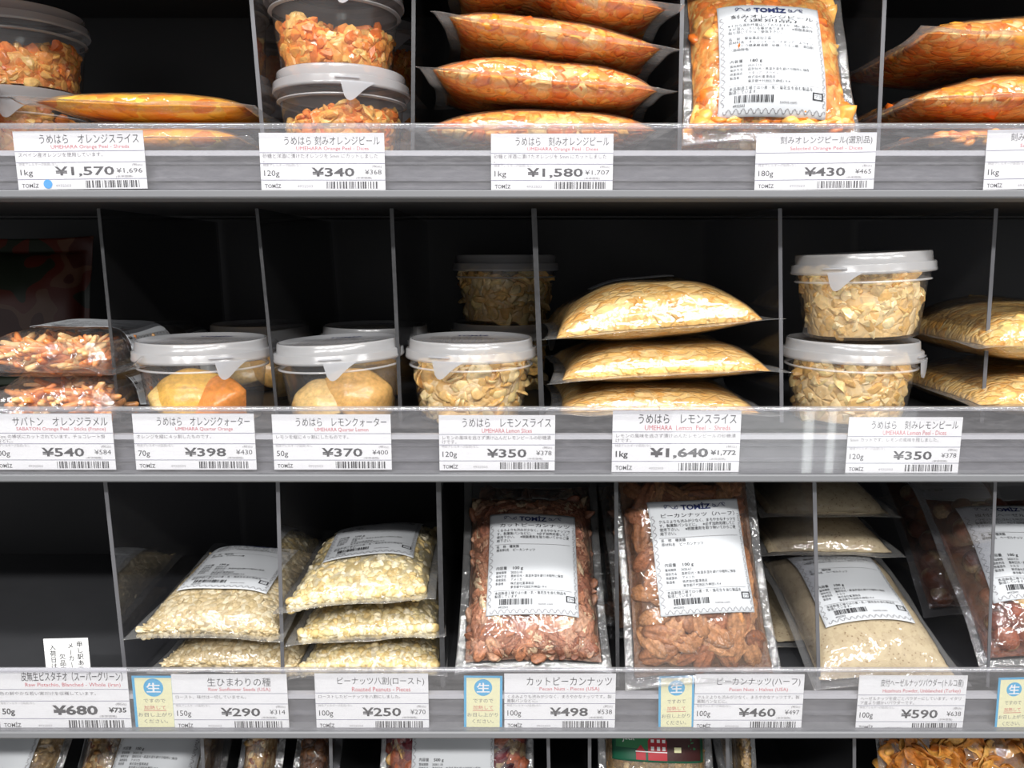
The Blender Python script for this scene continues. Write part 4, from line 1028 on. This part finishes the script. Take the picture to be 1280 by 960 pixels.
# ---- bottom shelf, only the tops show
oatart = label_art('', [], [], '100 g', '2020.1.18', seed=18)
kw = dict(h=.034, vt=.9, L=.165, film='filmfine')
dry_bag((-0.432, 0.047, F4 + .001), 48, -4, 'bag with a grey label at the frame corner below the pistachio tag', 'cereal_bag', 'cereal_pieces', 'oat', 'oat', 400, .009, oatart, 201, lab=(-.004, .090, 0), W=.10, **kw)
dry_bag((-0.368, 0.118, F4 + .001), 52, 0, 'brown cereal bag without visible label below the pistachio tag', 'cereal_bag', 'cereal_pieces', 'oat', 'mixnut', 400, .009, None, 202, W=.058, **kw)
dry_bag((-0.310, 0.047, F4 + .001), 44, -4, 'oat bag with a slanted grey label below the blue edged card', 'cereal_bag', 'cereal_pieces', 'oat', 'oat', 400, .009, label_art('グラノーラ', [], [], '100 g', '2020.1.18', seed=19), 203, lab=(.004, .098, 0), W=.092, **kw)
dry_bag((-0.216, 0.065, F4 + .001), 55, 0, 'brown granola bag below the sunflower seed tag', 'cereal_bag', 'cereal_pieces', 'oat', 'mixnut', 400, .009, None, 204, W=.040, **kw)
dry_bag((-0.168, 0.050, F4 + .001), 46, 0, 'narrow dark shiny bag of nuts below the peanut tag', 'nut_bag', 'nut_pieces', 'bit', 'darknut', 300, .010, None, 205, W=.042, **kw)
mixart = label_art('', [], [], '500 g', '2020.1.18', seed=22)
kw['L'] = .174
dry_bag((-0.046, 0.045, F4 + .001), 58, 0, 'fruit and nut mix bag with a printed white label below the pecan piece tag', 'fruit_mix_bag', 'fruit_and_nut_pieces', 'pecanbit', 'mixnut', 160, .018, mixart, 206, W=.135, lab=(-.002, .098, 0, LW, LH, 'label', 'paper_label', .0045), extra=[('berry', 'berry', 200, .015)], tilt=.1, **kw)
kw['L'] = .170
t, b = dry_bag((0.119, 0.047, F4 + .003), 62, 0, 'granola bag with a dark green label of a red barn', 'granola_bag', 'granola_pieces', 'oat', 'oat', 900, .0078, None, 207, W=.100, top=.62, **kw)
M['green'] = plain('green_print', hexc('#14553c'), .4, .4); M['green2'] = plain('mid_green_print', hexc('#2f7a4c'), .4, .4)
M['barn'] = plain('barn_red_print', hexc('#b3202e'), .4, .4); M['brown'] = plain('barn_brown_print', hexc('#3c1a18'), .4, .4)
A = Art(); A.poly([(-.036, -.012), (-.02, -.004), (0, -.010), (.036, 0), (.036, -.02), (-.036, -.02)], 'green2')
A.poly([(.004, -.0285), (.036, -.0285), (.036, -.012), (.028, -.010), (.006, -.007)], 'brown')
A.poly([(-.010, -.0285), (.006, -.0285), (.006, -.014), (.003, -.008), (-.002, -.006), (-.007, -.008), (-.010, -.014)], 'barn')
A.poly([(-.020, -.0285), (-.012, -.0285), (-.012, -.022), (-.016, -.017), (-.020, -.022)], 'barn')
for x in (-.0075, -.0025, .002): A.rect(x, x + .0026, -.021, -.018, 'white'); A.rect(x, x + .0026, -.015, -.0125, 'white')
A.rect(.012, .018, -.022, -.018, 'cream'); A.rect(-.0205, .006, -.0225, -.0218, 'white')
A.text('Jack', -.031, -.021, -.016, -.008, 'white')
put_label(b, t, A, 0.001, .120, R(-2), .078, .060, 'green', 'green_label')
kw['L'] = .16
dry_bag((0.195, 0.080, F4 + .001), 70, 0, 'dim grey brown bag behind the clear divider next to the barn label', 'cereal_bag', 'cereal_pieces', 'oat', 'oat', 250, .009, None, 208, W=.028, **kw)
dry_bag((0.401, 0.047, F4 + .008), 68, 0, 'large bag of golden cornflakes below the hazelnut powder tag', 'cornflake_bag', 'cornflakes', 'cornflake', 'cornflake', 360, .0230, None, 209, W=.215, L=.150, h=.040, vt=.97, film='filmfine', tilt=.38, sink=.22, dark=.45, mat='flake', low=.3, top=.66)

# ------------------------------------------------------------------ PRICE TAGS
def price_tag(px0, px1, py0, py1, label, name_jp, name_en, desc, weight, price, taxed, seed, y=-.0012, rz=0, dot=False, bold=False, full=True):
    a = at(px0, py1, y); c = at(px1, py0, y); W = c.x - a.x; H = c.z - a.z
    t = thing('price_tag', label, 'price tag', ((a.x + c.x) / 2, y, a.z), (0, R(rz), 0), 'white price tags in the clear holders')
    Geo().box((-W / 2, 0, 0), (W / 2, .0004, H)).build('card', M['paper'], t)
    X = lambda f: (f - .5) * W; Z = lambda f: (1 - f) * H
    to3 = lambda v, l: np.c_[v[:, 0], np.full(len(v), -l), v[:, 1]]
    A = Art()
    for f in (.345, .535, .825): A.rect(X(0), X(1), Z(f) - .00018, Z(f) + .00018, 'line')
    put_flat(A, 'ruled_lines', t, .00010, to3)
    g = glyphs(name_jp)[0]; wd = (g[:, 0].max() - g[:, 0].min()) * .072 * H / .485 * .485 if len(g) else 0
    x0, x1 = .20, .965
    if len(name_jp) < 9: x0, x1 = .31, .86
    put_flat(Art().text(name_jp, X(x0), X(x1), Z(.215), Z(.06), 'ink', .008 if bold else .0), 'product_name', t, .00012, to3)
    n = len(name_en); h = min(.72, .0215 * n) / 2
    put_flat(Art().text(name_en, X(.585 - h), X(.585 + h), Z(.318), Z(.238), 'redink'), 'english_name', t, .00012, to3)
    A = Art()
    for k, d in enumerate(desc): A.line_text(d, X(.022), Z(.435 + .075 * k), .0030, 'greyink', 0, W / .0795)
    if full: A.line_text('特定アレルギー(7品目):なし', X(.022), Z(.585), .0020, 'paleink')
    if full: A.text('(税込)', X(.895), X(.975), Z(.612), Z(.562), 'greyink'); A.text('(本体価格)', X(.765), X(.895), Z(.812), Z(.765), 'greyink')
    A.line_text('4932503', X(.29), Z(.955), .0022, 'paleink', 0, 1.3)
    put_flat(A, 'small_print', t, .00012, to3)
    wpx = .028 * len(weight) + .012
    put_flat(Art().text(weight, X(.028), X(.028 + wpx), Z(.785 if 'g' in weight else .76), Z(.655), 'ink', .025 if bold else 0.004), 'net_weight', t, .00012, to3)
    if price:
        k = .085 * (len(price) - price.count(',')) + .03 * price.count(',')
        A = Art().text('¥' + price, X(.755 - k - .09), X(.755), Z(.785 if ',' in price else .765), Z(.605), 'ink', .035 if bold else .02)
        put_flat(A, 'price_figure', t, .00012, to3)
        k = .033 * len(taxed) + .035
        put_flat(Art().text('¥' + taxed, X(.972 - k), X(.972), Z(.735 if ',' in taxed else .725), Z(.64), 'ink', .03 if bold else .0), 'taxed_price', t, .00012, to3)
    put_flat(Art().text('TOMİZ', X(.03), X(.16), Z(.965), Z(.875), 'ink', .01), 'shop_logo', t, .00012, to3)
    if price: put_flat(Art().bars(X(.525), X(.945), Z(.975), Z(.85), 'ink', seed), 'barcode', t, .00012, to3)
    if dot:
        o = put_flat(Art().disc(X(.232), Z(.905), .0028, 'bluedot'), 'blue_sticker', t, .0002, to3); o['label'] = 'round blue sticker'
    return t
LSD = ['レモンの風味を逃さず漬け込んだレモンピールの砂糖漬', 'けです。']
price_tag(23.5, 179, 163.5, 236.5, 'white price tag at 1,570 yen with a round blue sticker', 'うめはら　オレンジスライス', 'UMEHARA Orange Peel - Shreds', ['スペイン産オレンジを使用しています。'], '1kg', '1,570', '1,696', 1, dot=True, rz=-.6)
price_tag(327, 480, 166, 237.5, 'white price tag at 340 yen below the tubs of orange dice', 'うめはら 刻みオレンジピール', 'UMEHARA Orange Peel - Dices', ['砂糖と洋酒に漬けたオレンジを 5mm にカットしました', '。'], '120g', '340', '368', 2)
price_tag(614, 767, 167, 238, 'white price tag at 1,580 yen below the orange dice bags', 'うめはら　刻みオレンジピール', 'UMEHARA Orange Peel - Dices', ['砂糖と洋酒に漬けたオレンジを 5mm にカットしました', '。'], '1kg', '1,580', '1,707', 3)
price_tag(943, 1097, 166, 237, 'white price tag at 430 yen below the upright labelled peel bag', '刻みオレンジピール(選別品)', 'Selected Orange Peel - Dices', [], '180g', '430', '465', 4, rz=-.6)
price_tag(1229, 1384, 161, 236, 'white price tag cut by the frame on the orange shelf, reading 1kg', '刻みオレンジピール(選別品)', 'Selected Orange Peel - Dices', [], '1kg', None, None, 5, rz=-1)
price_tag(-8.5, 139, 517, 587, 'white price tag at 540 yen below the trays of orange sticks', 'サバトン　オレンジラメル', 'SABATON Orange Peel - Sticks (France)', ['約 7cm の棒状にカットされています。チョコレート掛', 'けなどに。'], '100g', '540', '584', 6)
price_tag(170.5, 317, 517, 587, 'white price tag at 398 yen below the orange quarter tub', 'うめはら　オレンジクォーター', 'UMEHARA Quarter Orange', ['オレンジを縦に４ッ割したものです。'], '70g', '398', '430', 7)
price_tag(343, 488, 518, 587, 'white price tag at 370 yen below the lemon quarter tub', 'うめはら　レモンクォーター', 'UMEHARA Quarter Lemon', ['レモンを縦に４ッ割にしたものです。'], '50g', '370', '400', 8)
price_tag(549.5, 694, 519, 588, 'white price tag at 350 yen below the lemon slice tub', 'うめはら　レモンスライス', 'UMEHARA Lemon Slices', LSD, '120g', '350', '378', 9)
price_tag(764.5, 927, 513, 590, 'larger white price tag at 1,640 yen below the lemon shred bags', 'うめはら　レモンスライス', 'UMEHARA  Lemon  Peel  -  Shreds', LSD, '1kg', '1,640', '1,772', 10, bold=True)
price_tag(1056.5, 1204, 521.5, 591, 'white price tag at 350 yen below the twin lemon dice tubs', 'うめはら　刻みレモンピール', 'UMEHARA Lemon Peel - Dices', ['5mm カットです。レモンの風味を残しました。'], '120g', '350', '378', 11)
price_tag(1, 158, 835, 911.5, 'white price tag at 680 yen below the notice card', '皮無生ピスタチオ（スーパーグリーン）', 'Raw Pistachio, Blanched - Whole (Iran)', ['色の鮮やかな若い実だけを収穫しています。'], '50g', '680', '735', 12, bold=True)
price_tag(219, 358, 843, 911.5, 'white price tag at 290 yen below the sunflower seeds', '生ひまわりの種', 'Raw Sunflower Seeds (USA)', ['ロースト、味付は一切していません。'], '150g', '290', '314', 13)
price_tag(396, 535, 842, 911.5, 'white price tag at 250 yen below the peanut pieces', 'ピーナッツ八割(ロースト)', 'Roasted Peanuts - Pieces', ['ローストしたピーナッツを八割にしました。'], '100g', '250', '270', 14)
price_tag(630.5, 770, 842, 911.5, 'white price tag at 498 yen below the pecan pieces', 'カットピーカンナッツ', 'Pecan Nuts - Pieces (USA)', ['くるみよりも渋みが少なく、まろやかなナッツです。製', '菓製パンなどに。'], '100g', '498', '538', 15)
price_tag(866.5, 1006, 843, 912, 'white price tag at 460 yen below the pecan halves', 'ピーカンナッツ(ハーフ)', 'Pecan Nuts - Halves (USA)', ['クルミよりも渋みが少なく、まろやかなナッツです。製', '菓製パンなどに。'], '100g', '460', '497', 16)
price_tag(1069, 1210, 844.5, 914, 'white price tag at 590 yen below the hazelnut powder', '皮付ヘーゼルナッツパウダー(トルコ産)', 'Hazelnuts Powder, Unblanched (Turkey)', ['ヘーゼルナッツを皮ごとパウダーにしています。イタリ', 'ア産より細かいパウダーです。'], '100g', '590', '638', 17)

def heat_card(px0, px1, py0, py1, label, rz=0, y=-.0006):
    a = at(px0, py1, y); c = at(px1, py0, y); W = c.x - a.x; H = c.z - a.z
    t = thing('notice_card', label, 'card', ((a.x + c.x) / 2, y, a.z), (0, R(rz), 0), 'blue edged notice cards in the nut shelf holder')
    Geo().box((-W / 2, 0, 0), (W / 2, .0004, H)).build('card', M['cardblue'], t)
    to3 = lambda v, l: np.c_[v[:, 0], np.full(len(v), -l), v[:, 1]]
    X = lambda f: (f - .5) * W; Z = lambda f: (1 - f) * H
    put_flat(Art().rect(X(.065), X(.935), Z(.965), Z(.035), 'cream'), 'cream_panel', t, .00008, to3)
    put_flat(Art().disc(0, Z(.215), W * .235, 'cardblue', 32), 'blue_disc', t, .00016, to3)
    put_flat(Art().text('生', X(.33), X(.67), Z(.305), Z(.125), 'white', .02), 'white_character', t, .00024, to3)
    A = Art().text('ですので', X(.24), X(.76), Z(.50), Z(.425), 'greyink').text('加熱して', X(.24), X(.76), Z(.63), Z(.555), 'redink')
    A.rect(X(.23), X(.77), Z(.655), Z(.645), 'redink').text('お召し上がり', X(.09), X(.89), Z(.765), Z(.69), 'greyink').text('ください。', X(.22), X(.78), Z(.89), Z(.815), 'greyink')
    put_flat(A, 'lettering', t, .00016, to3)
    return t
heat_card(170, 217, 845, 911, 'blue edged cream card between the 680 yen and 290 yen tags')
heat_card(580, 627.5, 845, 911, 'blue edged cream card beside the 498 yen tag', .5)
heat_card(823, 870, 845, 913, 'blue edged cream card tucked half behind the 460 yen tag', -1.5, -.0004)
heat_card(1243, 1291, 847, 914, 'blue edged cream card cut by the frame below the hazelnuts', -1.5)
